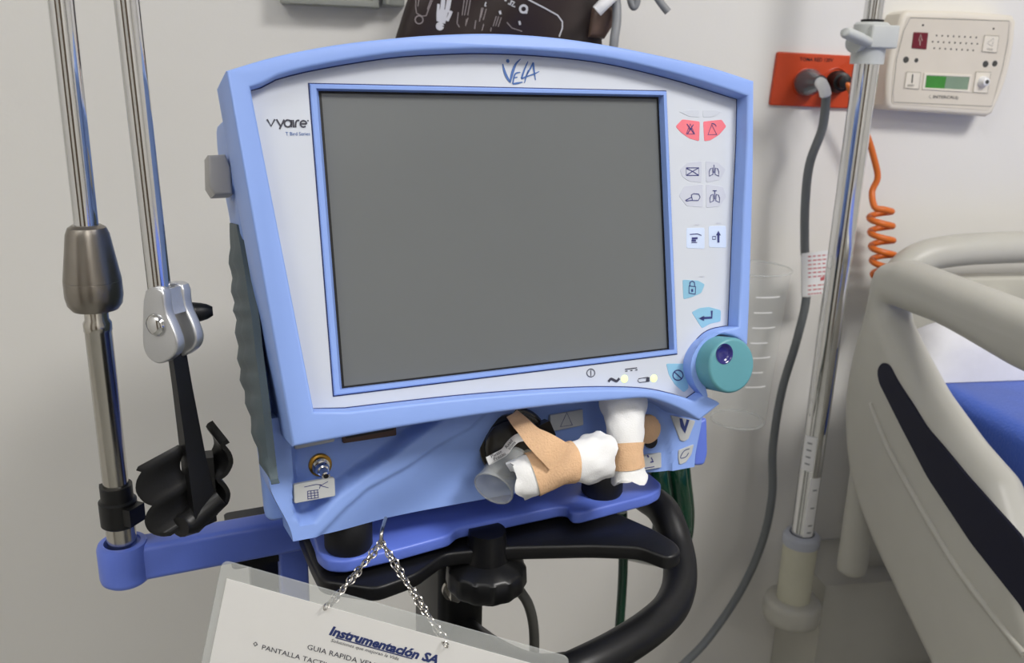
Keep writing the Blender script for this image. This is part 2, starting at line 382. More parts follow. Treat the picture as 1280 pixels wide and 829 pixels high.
# membrane buttons
def button(px, m, icons=(), label=None, wd=.0006):
    uv = fillet(VF.uvs(px), .0012, 3)
    b = part('button', MB().prism(VF, uv, 0, .0002, bev=.0001, steps=1), m, vent, label=label)
    mb = MB()
    for ic in icons:
        pts, cl, ww = ic if len(ic) == 3 else (ic[0], ic[1], wd)
        if ww == 'fill': mb.poly(VF, VF.uvs(pts), .0004)
        else: pst(mb, pts, ww, .0004, closed=cl)
    if mb.v: part('button_icon', mb, M['navy'], b, 0, normals=False)
    return b
c1 = lambda l: [(830 + x / 6.38, 130 + y / 6.38) for x, y in l]
c2 = lambda l: [(830 + x / 5.18, 260 + y / 5.18) for x, y in l]
c3 = lambda l: [(720 + x / 5.18, 400 + y / 5.18) for x, y in l]
T, Fa = True, False
button(c1([(92, 180), (145, 122), (285, 140), (280, 298), (200, 275), (130, 225)]), M['red'], [(c1([(175, 240), (207, 160), (242, 240)]), T), (c1([(180, 160), (238, 238)]), Fa), (c1([(232, 165), (185, 238)]), Fa), (c1([(197, 200), (220, 200)]), Fa)], 'red alarm silence button')
button(c1([(312, 140), (460, 125), (497, 180), (440, 245), (370, 290), (320, 298)]), M['red'], [(c1([(348, 245), (378, 165), (418, 245)]), T), (c1(arc(385, 185, 28, 250, 350, 6)), Fa)], 'red alarm reset button')
button(c1([(118, 62), (175, 50), (278, 48), (282, 108), (200, 100)]), M['faint'])
button(c1([(308, 48), (410, 50), (455, 62), (400, 102), (310, 108)]), M['faint'])
button(c1([(125, 525), (180, 468), (300, 455), (300, 628), (200, 618), (145, 580)]), M['greyb'], [(c1([(175, 510), (275, 510), (275, 570), (175, 570)]), T), (c1([(178, 515), (225, 538), (272, 512)]), Fa), (c1([(178, 568), (225, 538), (272, 568)]), Fa)])
lung = lambda x, y: [(c1([(x - 30, y - 22), (x - 12, y - 30), (x - 8, y + 22), (x - 38, y + 36), (x - 38, y)]), T), (c1([(x + 30, y - 22), (x + 12, y - 30), (x + 8, y + 22), (x + 38, y + 36), (x + 38, y)]), T), (c1([(x, y - 55), (x, y + 10)]), Fa)]
button(c1([(330, 455), (430, 465), (492, 522), (450, 605), (335, 628)]), M['greyb'], lung(396, 540))
button(c1([(118, 735), (160, 655), (310, 640), (310, 825), (180, 815)]), M['greyb'], [(c1([(215, 725), (235, 716), (275, 720), (285, 745), (270, 770), (225, 770)]), T), (c1([(168, 770), (215, 745), (225, 768), (175, 775)]), T)])
button(c1([(335, 640), (470, 660), (497, 742), (440, 820), (335, 828)]), M['greyb'], lung(402, 750) + [(c1([(385, 693), (418, 693)]), Fa)])
button(c2([(145, 130), (262, 128), (262, 265), (145, 260)]), M['paleb'], [(c2([(165, 172), (215, 168), (240, 178)]), Fa), (c2([(178, 198), (215, 196)]), Fa, .0014), (c2([(176, 212), (205, 212)]), Fa, .0011), (c2([(176, 224), (212, 224)]), Fa)])
button(c2([(288, 118), (400, 116), (402, 258), (290, 255)]), M['paleb'], [(c2([(350, 225), (350, 170)]), Fa, .0017), (c2([(334, 178), (350, 148), (366, 178)]), T, 'fill'), (c2([(312, 185), (332, 185), (332, 203), (312, 203)]), T)])
button(c2([(120, 465), (220, 470), (264, 495), (240, 552), (180, 578), (125, 592)]), M['tealb'], [(c2([(160, 505), (203, 510), (200, 558), (160, 552)]), T, .0007), (c2([(166, 505), (166, 482), (180, 474), (195, 482), (196, 508)]), Fa, .0007), (c2([(180, 525), (181, 543)]), Fa, .0014)], 'teal lock button')
button(c2([(178, 675), (230, 648), (290, 641), (368, 662), (366, 735), (300, 750), (245, 780)]), M['tealb'], [(c2([(307, 665), (307, 710), (240, 714)]), Fa, .0016), (c2([(258, 698), (222, 715), (258, 732)]), T, 'fill')], 'teal enter button')
button(c3([(583, 283), (705, 283), (707, 340), (730, 440), (698, 470), (640, 420), (600, 355)]), M['tealb'], [(c3(arc(658, 358, 33, 0, 360)[:-1]), T, .0008), (c3([(634, 336), (682, 381)]), Fa, .0008)], 'teal cancel button')
# faint captions above the buttons
for a, b in (((868, 281), 6), ((895, 279), 6), ((874, 345.5), 6)): part('button_caption', pst(MB(), [a, (a[0] + b, a[1])], .0006), M['greyb'], panel, 0, normals=False)
# status lights and their symbols
mb = MB()
pst(mb, c3(arc(95, 343, 26, 0, 360)[:-1]), .0005, closed=True); pst(mb, c3([(95, 325), (95, 362)]), .0005)
pst(mb, c3([(208, 400), (225, 382), (245, 390), (262, 396), (280, 378)]), .0016, n=4)
pst(mb, c3([(316, 320), (394, 310)]), .0006)
for x in (318, 350, 383): pst(mb, c3([(x, 332 - (x - 318) * .12), (x + 14, 330 - (x - 318) * .12)]), .0006)
pst(mb, c3([(405, 380), (465, 371), (472, 398), (410, 405), (398, 395)]), .0005, closed=True); mb.poly(VF, VF.uvs(c3([(455, 372), (474, 370), (474, 398), (450, 400)])), .0004)
part('symbol_print', mb, M['charcoal'], panel, 0, normals=False)
for x, y in ((313, 382), (503, 379)):
    q = VF.px(*c3([(x, y)])[0]); part('indicator_light', MB().lathe(q, NN, [(-.001, .0024), (.0003, .0024), (.0008, .0017), (.001, .0004)], 16), M['led'], vent, label='lit yellow-green indicator lamp')
# dial
du, dv = VF.uv(898, 454.5, W)
DR = .0176
Dh = VF.uv(906, 442.5, .0255)
mb = MB(); dl = [[VF.p(a, b, ww) for a, b in circ(du, dv, rr_, 56)] for ww, rr_ in ((-.02, DR), (.0228, DR), (.024, DR - .0004), (.0248, DR - .0012), (.025, DR - .0022))]
dl.append([VF.p(a, b, .025) for a, b in circ(Dh[0], Dh[1], .0060, 56)]); mb.grid(dl, True)
dial = part('dial', mb, M['teal'], vent)
part('finger_dimple', MB().lathe(VF.p(Dh[0], Dh[1], .025), NN, [(.0003, .0065), (.0003, .006), (-.0006, .0052), (-.0014, .0036), (-.0018, .0018), (-.0019, .0002)], 28, False), M['indigo'], dial, 60, 'glossy indigo finger dimple')
part('dial_well', MB().lathe(VF.p(du, dv, -.034), NN, [(0, .0228), (.012, .0228)], 40), M['line'], vent)

# body behind the bezel
BF = Frame(VO, NN, R2, R1)     # u = out of face, v = up the face, w = along the face
uL, uR = -.1445, .150
SF = Frame(VF.p(uL, 0, 0), NN, R2, -R1)
prof = [(-.05, .078), (-.05, -.105), (-.052, -.162), (-.064, -.159), (-.068, -.125)] + [SF.uv(*p) for p in [(313, 512), (304, 475), (300, 441), (297, 400), (294, 372), (291, 330), (287, 280), (279, 240), (271, 190), (269, 155)]]
body = part('body', MB().prism(BF, fillet(prof, .006, 3), uL, uR, bev=.005, both=True).prism(BF, [(-.145, .09), (-.145, -.138), (-.29, -.108), (-.29, .11)], -.118, .135, bev=.01, both=True).prism(BF, [(-.03, .078), (-.03, -.10), (-.06, -.10), (-.06, .078)], uL + .008, uR - .004), M['blue'], vent)
# grille on the left flank, wavy ribs
lft = cat([(283, 279), (286, 330), (289, 372), (292, 400), (295, 441), (299, 475), (308, 512), (319, 560), (336, 606)], 5)
rgt = cat([(296, 281), (304, 325), (311, 372), (315.5, 400), (320, 441), (324.5, 475), (329, 512), (334, 560), (339.5, 606)], 5)
P = []
NR = len(lft)
for i in range(NR):
    t = i / (NR - 1); a, b = SF.uv(*lft[i], .003), SF.uv(*rgt[i], .001); row = []
    for j in range(9):
        s_ = j / 8
        edge = min(1, min(t, 1 - t) * 12) * min(1, min(s_, 1 - s_) * 6)
        h = .0012 + edge * (.0022 + .0011 * math.sin(i * 1.55 + .4) + .0006 * math.sin(j * 2.6))
        row.append(SF.p(a[0] + (b[0] - a[0]) * s_, a[1] + (b[1] - a[1]) * s_, h))
    P.append(row)
mb = MB().grid(P); Pb = [[p + R1 * .004 for p in r] for r in P]; mb.grid(Pb)
for e1, e2 in (([r[0] for r in P], [r[0] for r in Pb]), ([r[-1] for r in P], [r[-1] for r in Pb]), (P[0], Pb[0]), (P[-1], Pb[-1])): mb.grid([e1, e2])
part('side_grille', mb, M['vent'], vent, 60, 'ribbed slate grey side grille')
# latch on the flank
lp = VF.uvs([(259, 195), (281, 194), (288, 212), (290, 244), (267, 245), (260, 234)], -.065)
latch = part('latch', MB().prism(VF, lp, -.085, -.06, bev=.002), M['grey'], vent, label='light grey side latch')
q = VF.px(291, 215, -.075)
part('latch_ring', MB().lathe(q + R1 * .0035, -R1, [(0, .0185), (.004, .0185), (.006, .0165), (.006, .012)], 32), M['blue'], latch)

# lower front with moulded swoosh
CW = -.026
def seg_sd(poly, p):
    """signed distance, positive inside"""
    P0 = poly; Q = np.roll(poly, -1, 0); d = Q - P0; t = np.clip(((p - P0) * d).sum(1) / (d * d).sum(1), 0, 1)
    dist = np.sqrt(((p - (P0 + d * t[:, None])) ** 2).sum(1)).min()
    x, y = p; ins = ((P0[:, 1] > y) != (Q[:, 1] > y)) & (x < (Q[:, 0] - P0[:, 0]) * (y - P0[:, 1]) / (Q[:, 1] - P0[:, 1] + 1e-15) + P0[:, 0])
    return dist if ins.sum() % 2 else -dist
ss = lambda x: (lambda t: t * t * (3 - 2 * t))(min(1, max(0, x)))
pocket = np.array(VF.uvs([(368, 470), (368, 632), (370, 646), (378, 655), (393, 652), (420, 622), (456, 595), (494, 568), (540, 533), (575, 505), (600, 470)], CW))
recess = np.array(VF.uvs([(396, 674), (432, 637), (460, 612), (509, 585), (545, 560), (590, 535), (625, 500), (640, 470), (800, 470), (819, 517), (832, 537), (837.5, 562), (839.5, 590), (845, 700), (380, 760)], CW))
def chin_w(u, v):
    p = A(u, v); a = seg_sd(pocket, p); b = seg_sd(recess, p)
    return CW - .016 * ss((a + .0012) / .0050) - .0028 * ss((b + .001) / .0022) - .011 * ss(b / .035)
NU, NV = 150, 46; P = []
for j in range(NV):
    v = -.1665 + j * (.0715 / (NV - 1))
    k = ss((-.128 - v) / .0385)
    ul, ur = uL + .0105 * k, uR - .002 - .008 * k
    P.append([VF.p(ul + (ur - ul) * i / (NU - 1), v, chin_w(ul + (ur - ul) * i / (NU - 1), v)) for i in range(NU)])
Pb = [[p - NN * ((p - VO) @ NN + .06) for p in r] for r in P]
mb = MB().grid(P)
for e1, e2 in (([r[0] for r in P], [r[0] for r in Pb]), ([r[-1] for r in P], [r[-1] for r in Pb]), (P[0], Pb[0]), (P[-1], Pb[-1])): mb.grid([e1, e2])
part('lower_front', mb, M['blue'], vent, 50)
def chin_px(px, py):
    w_ = CW
    for _ in range(6): u, v = VF.uv(px, py, w_); w_ = chin_w(u, v)
    return u, v, w_
def plate(name, px, m, th=.0006, label=None, lift=.0004, parent=None, rad=.001):
    cx = sum(p[0] for p in px) / len(px); cy = sum(p[1] for p in px) / len(px)
    w_ = max(chin_px(x, y)[2] for x, y in list(px) + [(cx, cy)]) + lift
    fr = Frame(VF.p(0, 0, w_), R1, R2, NN)
    o = part(name, MB().prism(fr, fillet(fr.uvs(px), rad, 3), -.003, th, bev=.0003, steps=1), m, parent or vent, label=label)
    return o, fr, th
o, fr, th = plate('symbol_label', [(367, 606), (418, 597), (419, 620), (368, 629.5)], M['cream'], label='cream label with nebuliser symbol')
mb = MB(); g = lambda l: [(360 + x / 8.29, 540 + y / 8.29) for x, y in l]
for pts in ([(168, 572), (290, 545), (345, 548)], [(318, 545), (348, 560), (420, 580)], [(335, 560), (325, 590)], [(340, 555), (415, 515)]): pst(mb, g(pts), .0004, th + .0002, fr)
for k in range(4): pst(mb, g([(203 + 34 * k, 615 - 5 * k), (207 + 36 * k, 702 - 5 * k)]), .0004, th + .0002, fr)
for k in range(4): pst(mb, g([(203, 615 + 27 * k), (318, 600 + 27 * k)]), .0004, th + .0002, fr)
part('label_symbol', mb, M['navy'], o, 0, normals=False)
plate('strip_label', [(368, 556), (418, 547.5), (418, 552), (368, 562)], M['cream'])
o, fr, th = plate('card_slot', [(427, 543), (494, 530), (495, 544), (428, 554)], M['slot'], th=.0014)
part('slot_opening', MB().prism(fr, fr.uvs([(431, 544.5), (491, 533.5), (491.5, 537), (431.5, 548)]), th, th + .0003), M['dark'], o)
# gas nozzle
u, v, w_ = chin_px(400, 581); q = VF.p(u, v, w_)
noz = part('gas_nozzle', MB().lathe(q, NN, [(-.002, .0068), (.0012, .0068), (.0018, .0058), (.0018, .0045)], 28), M['brass'], vent)
ax = unit(NN - R2 * .22)
part('nozzle_tip', MB().lathe(q, ax, [(0, .0052), (.003, .0052), (.003, .0038), (.006, .0042), (.0075, .0034), (.009, .0034), (.0095, .0026), (.016, .0024), (.0162, .0015), (.012, .0013)], 24), M['chrome'], noz)
part('nozzle_bore', MB().lathe(q + ax * .0159, ax, [(0, .0014), (.0002, .0014)], 12), M['dark'], noz)
o, fr, th = plate('symbol_label', [(687, 519), (728, 511.5), (729, 531.5), (688, 540)], M['cream'], label='grey label with triangle outline')
part('label_symbol', pst(MB(), [(708.5, 516), (700.5, 533.5), (715.5, 531.5)], .0006, th + .0002, fr, True), M['navy'], o, 0, normals=False)
o, fr, th = plate('symbol_label', [(802, 571), (826, 565.5), (826.5, 584.5), (804, 588)], M['cream'], label='grey label with bars and dots')
mb = MB()
pst(mb, [(806, 585.5), (818, 583.5)], .0006, th + .0002, fr); pst(mb, [(809, 569), (811, 572)], .0012, th + .0002, fr); pst(mb, [(813, 578), (817, 577)], .001, th + .0002, fr); pst(mb, [(814, 572), (816, 576)], .0008, th + .0002, fr)
part('label_symbol', mb, M['navy'], o, 0, normals=False)
o, fr, th = plate('shield_label', [(838, 519), (869, 526), (860, 549), (855, 552), (850, 551)], M['cream'], label='grey shield label with dark V')
part('label_symbol', MB().poly(fr, fr.uvs([(848.5, 523), (850, 533), (855.5, 542), (861, 525), (857.5, 524), (855, 533), (852, 523)]), th + .0002), M['line'], o, 0, normals=False)
o, fr, th = plate('shield_label', [(848, 563), (867, 555.5), (864, 568), (857, 578), (849, 581), (847.5, 572)], M['cream'], label='grey rounded label with dark curve')
part('label_symbol', pst(MB(), [(862, 561), (855, 564), (850.5, 572.5), (857, 571.5), (861, 566)], .0006, th + .0002, fr, n=3), M['line'], o, 0, normals=False)
# darker corner block beside the tower
part('corner_block', MB().prism(VF, fillet(VF.uvs([(866, 528), (879, 520), (880, 566), (876, 580), (862, 581)], -.055), .003), -.10, -.05, bev=.002), M['cart'], vent)
# right port
u, v, w_ = chin_px(808, 536)
pr = part('gas_port', MB().lathe(VF.p(u, v, w_), NN, [(-.004, .0105), (.001, .0105), (.003, .0095), (.004, .006), (.0042, .0002)], 32, True), M['tape'], vent, label='tan taped gas port')
part('port_bore', MB().lathe(VF.p(u + .002, v - .0085, w_ + .001), NN, [(0, .0050), (.0012, .005)], 24), M['dark'], pr)
# exhalation valve
u, v, w_ = chin_px(640, 553); EV = VF.p(u, v, w_); eax = unit(NN * .93 - R1 * .30 + R2 * .05)
val = part('exhalation_valve', MB().lathe(EV, NN, [(-.006, .0235), (.004, .0235), (.006, .022), (.006, .0165), (.003, .016)], 44), M['smokeblk'], vent, label='black ring-shaped exhalation valve')
part('valve_body', MB().lathe(EV + NN * .003 - R1 * .003, eax, [(-.004, .0185), (.005, .0185), (.006, .0195), (.009, .0195), (.010, .017), (.013, .0165), (.015, .013), (.016, .004), (.0162, .0002)], 40), M['smokeblk'], val, 40)
part('valve_band', MB().lathe(EV + NN * .004 - R1 * .003, eax, [(.003, .0196), (.0035, .0203), (.0075, .0203), (.008, .0196)], 40, False), M['smoke'], val, 40)
ec = Frame(EV + eax * .009 - R1 * .003, unit(np.cross(R2, eax)), R2, eax)
for a in (172, 20):
    a = math.radians(a); dvec = ec.x * math.cos(a) + ec.y * math.sin(a)
    part('valve_ear', MB().box(EV + NN * .005 + dvec * .0225 - R1 * .002, dvec * .004, np.cross(NN, dvec) * .0055, NN * .004), M['smokeblk'], val, 0)
# clear outlet elbow towards lower left
e0 = EV + NN * .010 - R1 * .004 - R2 * .006; e1 = onplane(622, 602, EV + NN * .022, NN)
d_ = unit(e1 - e0); L_ = np.linalg.norm(e1 - e0) + .006
part('outlet_elbow', MB().lathe(e0, d_, [(0, .0115), (L_ * .75, .0118), (L_, .0128), (L_, .0120), (L_ * .75, .0108), (.002, .0105)], 6 * 5, False), M['clear2'], val, 40, 'clear plastic outlet elbow')
e2 = onplane(652, 582, EV + NN * .02, NN)
part('outlet_ring', MB().lathe(e2 - NN * .012, unit(NN * .7 + R1 * .7), [(0, .0115), (.012, .0115), (.014, .010), (.014, .0085), (.004, .008)], 32), M['smoke'], val, 40)
part('outlet_lip', MB().tube([e0 + d_ * L_ + .0125 * (unit(np.cross(d_, Z)) * math.cos(2 * math.pi * k / 30) + np.cross(d_, unit(np.cross(d_, Z))) * math.sin(2 * math.pi * k / 30)) for k in range(30)], .0007, 6, closed=True), M['clear2'], val, 60)
part('valve_dome', MB().lathe(onplane(651, 568, EV + NN * .012, NN), unit(NN - R1 * .2), [(-.006, .0115), (.002, .011), (.006, .008), (.008, .004), (.0085, .0002)], 28), M['amber'], val, 50)
part('valve_window', MB().tube([EV + NN * .0072 + .0178 * (R1 * math.cos(a) + R2 * math.sin(a)) for a in np.linspace(1.75, 3.2, 16)], .0028, 8, flat=(1, .5)), M['smoke'], val, 60)
part('valve_window', MB().tube([EV + NN * .0072 + .0192 * (R1 * math.cos(a) + R2 * math.sin(a)) for a in np.linspace(.1, 1.3, 14)], .0012, 8), M['smoke'], val, 60)
for k in range(14):
    a = 2 * math.pi * k / 14; dv_ = R1 * math.cos(a) + R2 * math.sin(a)
    part('valve_tooth', MB().box(EV + NN * .0062 + dv_ * .0192, dv_ * .002, np.cross(NN, dv_) * .0013, NN * .0006), M['smoke'], val, 0)
# wavy caution strip
sp = VF.p(u, v, w_ + .0215); tf = Frame(sp, R1, R2, NN)
cl = cat(tf.uvs([(609.5, 577), (621, 571), (631, 565), (638, 555.5), (646, 548.5), (655, 546)]), 5)
rows = []
for dw in (.0027, -.0027):
    r = []
    for i in range(len(cl)):
        t = unit(cl[min(i + 1, len(cl) - 1)] - cl[max(i - 1, 0)]); n_ = A(-t[1], t[0])
        r.append(tf.p(*(cl[i] + n_ * dw), 0))
    rows.append(r)
mb = MB().grid(rows); mb.grid([[p - NN * .0005 for p in r] for r in rows])
st = part('caution_strip', mb, M['white'], val, 0, 'white wavy strip with dark print')
mb = MB()
a_, b_ = tf.uv(614, 573), tf.uv(629, 564.5); rot = math.atan2(b_[1] - a_[1], b_[0] - a_[0])
mb.text(tf, a_[0], a_[1], 'Please', .0031, .0004, rot=rot); a_ = tf.uv(617.5, 576.5); mb.text(tf, a_[0], a_[1], 'Precau', .0031, .0004, rot=rot)
a_, b_ = tf.uv(633, 561), tf.uv(642, 550); rot = math.atan2(b_[1] - a_[1], b_[0] - a_[0])
mb.text(tf, a_[0], a_[1], 'Read', .0031, .0004, rot=rot); a_ = tf.uv(637, 563); mb.text(tf, a_[0], a_[1], 'tions', .0031, .0004, rot=rot)
part('strip_print', mb, M['charcoal'], st, 0, normals=False)
# tray level and feet
TZ = .9705
TF = Frame(A(VO[0], VO[1], 0), R1, BACK, Z)
for fx in ((436, 683), (752, 615)):
    q = onZ(fx[0], fx[1], TZ); part('foot', MB().lathe(q, Z, [(0, .0135), (.002, .0145), (.02, .0145), (.026, .011)], 28), M['rubber'], vent)
    q2 = q + BACK * .10; part('foot', MB().lathe(q2, Z, [(0, .0135), (.002, .0145), (.03, .0145)], 28), M['rubber'], vent)

# gauze bundles taped over the ports
def gauze(name, label, path, rad, tape_rng, seg=26, flat=(1, .8), strap=None, folds=5, ph=0):
    root = thing(name, label, 'gauze', min(path, key=lambda p: p[2]), 0, 'gauze pads taped over the ports')
    C = cat(path, 9); n = len(C); rr = np.interp(np.linspace(0, 1, n), np.linspace(0, 1, len(rad)), rad)
    def ring(i, r, amp, th0=0):
        t = unit(C[min(i + 1, n - 1)] - C[max(i - 1, 0)]); u_ = unit(np.cross(t, NN)); v_ = np.cross(u_, t); o_ = []
        for k in range(seg):
            a = 2 * math.pi * k / seg
            q = r * (1 + amp * (math.sin(folds * a + ph + i * .35) * .6 + math.sin((folds + 4) * a + 1.3 * ph - i * .5) * .4))
            o_.append(C[i] + q * (flat[0] * u_ * math.cos(a) + flat[1] * v_ * math.sin(a)) + t * amp * .03 * math.sin(3 * a + ph) * (1 if i in (0, n - 1) else 0))
        return o_
    mb = MB(); t0, t1 = int(tape_rng[0] * (n - 1)), int(tape_rng[1] * (n - 1))
    rings = []
    for i in range(n):
        e = min(abs(i - t0), abs(i - t1)) if not t0 <= i <= t1 else 0
        rings.append(ring(i, rr[i], .015 + .075 * min(1, e / 9)))
    inn0 = [c_ + (p - c_) * .55 for p, c_ in [(p, np.mean(rings[0], axis=0)) for p in rings[0]]]
    innL = [c_ + (p - c_) * .55 for p, c_ in [(p, np.mean(rings[-1], axis=0)) for p in rings[-1]]]
    tin, tout = unit(C[1] - C[0]) * .004, unit(C[-1] - C[-2]) * .003
    rings = [[p + tin * 1.5 for p in inn0], inn0] + rings + [innL, [p - tout for p in innL]]
    mb.grid(rings, True); b = len(mb.v); mb.f.append(tuple(range(seg))); mb.f.append(tuple(range(b - seg, b)))
    part('gauze_pad', mb, M['gauze'], root, 70)
    mb = MB(); mb.grid([ring(i, rr[i] + .0009, .03) for i in range(t0, t1 + 1)], True)
    tp = part('tape_band', mb, M['tape'], root, 70, 'tan paper tape band')
    if strap:
        (pts, wd) = strap; q = cat(pts, 6); rows = [[], [], []]
        for i in range(len(q)):
            t = unit(q[min(i + 1, len(q) - 1)] - q[max(i - 1, 0)]); s_ = unit(np.cross(NN, t)); ww = wd[0] + (wd[1] - wd[0]) * i / (len(q) - 1)
            for j, k in enumerate((-1, 0, 1)): rows[j].append(q[i] + s_ * ww * k + NN * (.0012 if k == 0 else 0))
        mb = MB().grid(rows); mb.grid([[p - NN * .0003 for p in r] for r in rows])
        part('tape_strap', mb, M['tape'], tp, 70)
    return root
G = lambda px, py, w_: VF.px(px, py, w_)
gauze('gauze_wrap', 'white gauze roll lying sideways, tan tape strap up to the black valve', [G(645, 601, 0.0), G(665, 594, .003), G(690, 584, .004), G(715, 578, .003), G(733, 575, .001), G(754, 569, -.004)],
      [.0122, .0130, .0122, .0115, .0128, .0150, .0150], (.22, .62), strap=([G(700, 572, .017), G(684, 559, .016), G(668, 546, .008), G(652, 530, -.006), G(640, 517, -.014)], (.0095, .004)), ph=.7)
gauze('gauze_wrap', 'white gauze roll standing upright under the bezel, tan tape round its lower half', [G(778, 488, -.016), G(780, 515, -.012), G(782, 540, -.007), G(784, 565, -.004), G(786, 585, -.003), G(787, 599, -.003)],
      [.0160, .0150, .0125, .0098, .0100, .0122], (.52, .80), ph=2.1, folds=4)

# ============================================================ cart
cbase = TF.p(-.01, .10, 0); cart = thing('ventilator_cart', 'blue tray cart with black curved push handle and blue side arm, carrying the ventilator', 'cart', cbase, YAW)
tp = [(393, 677), (396, 690), (408, 700), (430, 702), (500, 686), (562, 669), (571, 660), (600, 654), (700, 633), (709, 633.5), (715, 641), (725, 641.5), (812, 619), (825, 612), (827, 604), (815, 594)]
to = [TF.x @ (onZ(a, b, TZ) - TF.o) for a, b in tp], [TF.y @ (onZ(a, b, TZ) - TF.o) for a, b in tp]
tray = list(zip(*to)); bmax = tray[0][1] + .26
tray = tray + [(tray[-1][0], bmax), (tray[0][0], bmax)]
part('tray', MB().prism(TF, fillet(tray, .004, 3), TZ - .0085, TZ, bev=.0018, both=True), M['cart'], cart)
PZ = TZ - .012
PTH = .010
pl = [(TF.x @ (onZ(a, b, PZ) - TF.o), TF.y @ (onZ(a, b, PZ) - TF.o)) for a, b in [(388, 702), (400, 726), (470, 736), (520, 718), (556, 692), (640, 684), (740, 682), (800, 684), (836, 698), (853, 690), (846, 678), (820, 662), (770, 640)]]
pl += [(pl[-1][0], pl[-1][1] + .10), (pl[0][0], pl[-1][1] + .10)]
part('handle_plate', MB().prism(TF, fillet(pl, .006, 3), PZ - PTH, PZ, bev=.002, both=True), M['black'], cart)
HZ = .912
hp = [(TF.x @ (onZ(a, b, HZ) - TF.o), TF.y @ (onZ(a, b, HZ) - TF.o)) for a, b in [(826, 686), (845, 708), (849, 733), (839, 758), (813, 784), (772, 811), (725, 835)]]
hz = [PZ - .016, HZ + .014, HZ + .004] + [HZ] * (len(hp) - 3)
half = [TF.p(a, b, z_) for (a, b), z_ in zip(hp, hz)]
oth = [TF.p(.012, hp[-1][1] + .004, HZ - .004), TF.p(.002, hp[-1][1] + .03, HZ - .02), TF.p(-.004, hp[-1][1] + .08, HZ - .04), TF.p(-.012, .06, HZ - .05)]
part('push_handle', MB().tube(cat([half[0] + BACK * .03] + half + oth, 6), .0118, 18), M['black'], cart, 60, 'thick black curved push handle')
kq = onZ(608, 714, .938); mb = MB(); kp = []
seg = 56; prof = [(.030, .012), (.010, .014), (.006, .0235), (.004, .0255), (-.007, .0262), (-.010, .0245), (-.011, .005)]
rings = [[kq + Z * h + (r + (.0005 * math.cos(14 * 2 * math.pi * k / seg) if .024 < r else 0)) * (R1 * math.cos(2 * math.pi * k / seg) + BACK * math.sin(2 * math.pi * k / seg)) for k in range(seg)] for h, r in prof]
mb.grid(rings, True); mb.f.append(tuple(range(seg))); mb.f.append(tuple(range(6 * seg, 7 * seg)))
part('clamp_knob', mb, M['metalblk'], cart, 40, 'round black ribbed clamp knob')
cq = atY(560, 760, .56)
part('column', MB().prism(Frame(A(cq[0], cq[1], 0), R1, BACK, Z), rrect(-.017, -.03, .017, .03, .006), .09, PZ - .01), M['metalblk'], cart)
q = onplane(567, 736, A(cq[0], cq[1], 0) - BACK * .031, BACK)
part('bolt', MB().lathe(q, -BACK, [(-.001, .0085), (.0015, .0085), (.0015, .0055), (.006, .0055), (.0068, .0045)], 24), M['steel'], cart, 30)
part('bolt', MB().lathe(q - BACK * .0015, -BACK, [(0, .0062), (.0075, .0060)], 6), M['steel'], cart, 0)
# side arm with sleeve
AX = A(-.2345, .470)
ab = A(AX[0], AX[1], .9695)
adir = R1
part('arm_sleeve', MB().lathe(ab - Z * .0265, Z, [(0, .0125), (.0015, .0142), (.004, .0148), (.0235, .0148), (.026, .0138), (.0265, .0125), (.0265, .0105), (.02, .0105)], 36), M['cart'], cart, 40)
fa = Frame(ab + adir * .006, BACK, Z, adir)
part('side_arm', MB().prism(fa, rrect(-.0095, -.0255, .0095, -.0012, .004), 0, .206, bev=.001), M['cart'], cart)
bq = atY(366, 700, .525)
part('drop_bar', MB().prism(Frame(bq, R1, BACK, Z), rrect(-.0095, -.006, .0095, .006, .002), -.16, .035), M['cart'], cart)
bq = atY(330, 700, .56)
part('bracket', MB().prism(Frame(bq, R1, BACK, Z), rrect(-.0105, -.008, .0105, .008, .002), -.20, .035), M['metalblk'], cart)
part('bracket_beam', MB().prism(Frame(TF.p(-.06, .10, PZ - .03), R1, BACK, Z), rrect(-.10, -.02, .10, .02, .004), 0, .022), M['metalblk'], cart)
# base with castors (below the picture)
hub = A(cq[0], cq[1], 0)
part('base_hub', MB().lathe(hub + Z * .07, Z, [(0, .06), (.03, .06), (.04, .04)], 32), M['metalblk'], cart)
for a in (35, 125, 215, 305):
    a = math.radians(a); d_ = A(math.cos(a), math.sin(a), 0); s_ = A(-d_[1], d_[0], 0)
    part('base_leg', MB().prism(Frame(hub + Z * .085, s_, Z, d_), rrect(-.02, -.014, .02, .014, .005), .03, .25), M['metalblk'], cart)
    e_ = hub + d_ * .235; cs = part('castor', MB().lathe(e_ + Z * .035 - s_ * .011, s_, [(0, .030), (.003, .035), (.019, .035), (.022, .030)], 28), M['rubber'], cart)
    part('castor_fork', MB().box(e_ + Z * .058, d_ * .01, s_ * .015, Z * .014), M['metalblk'], cs)

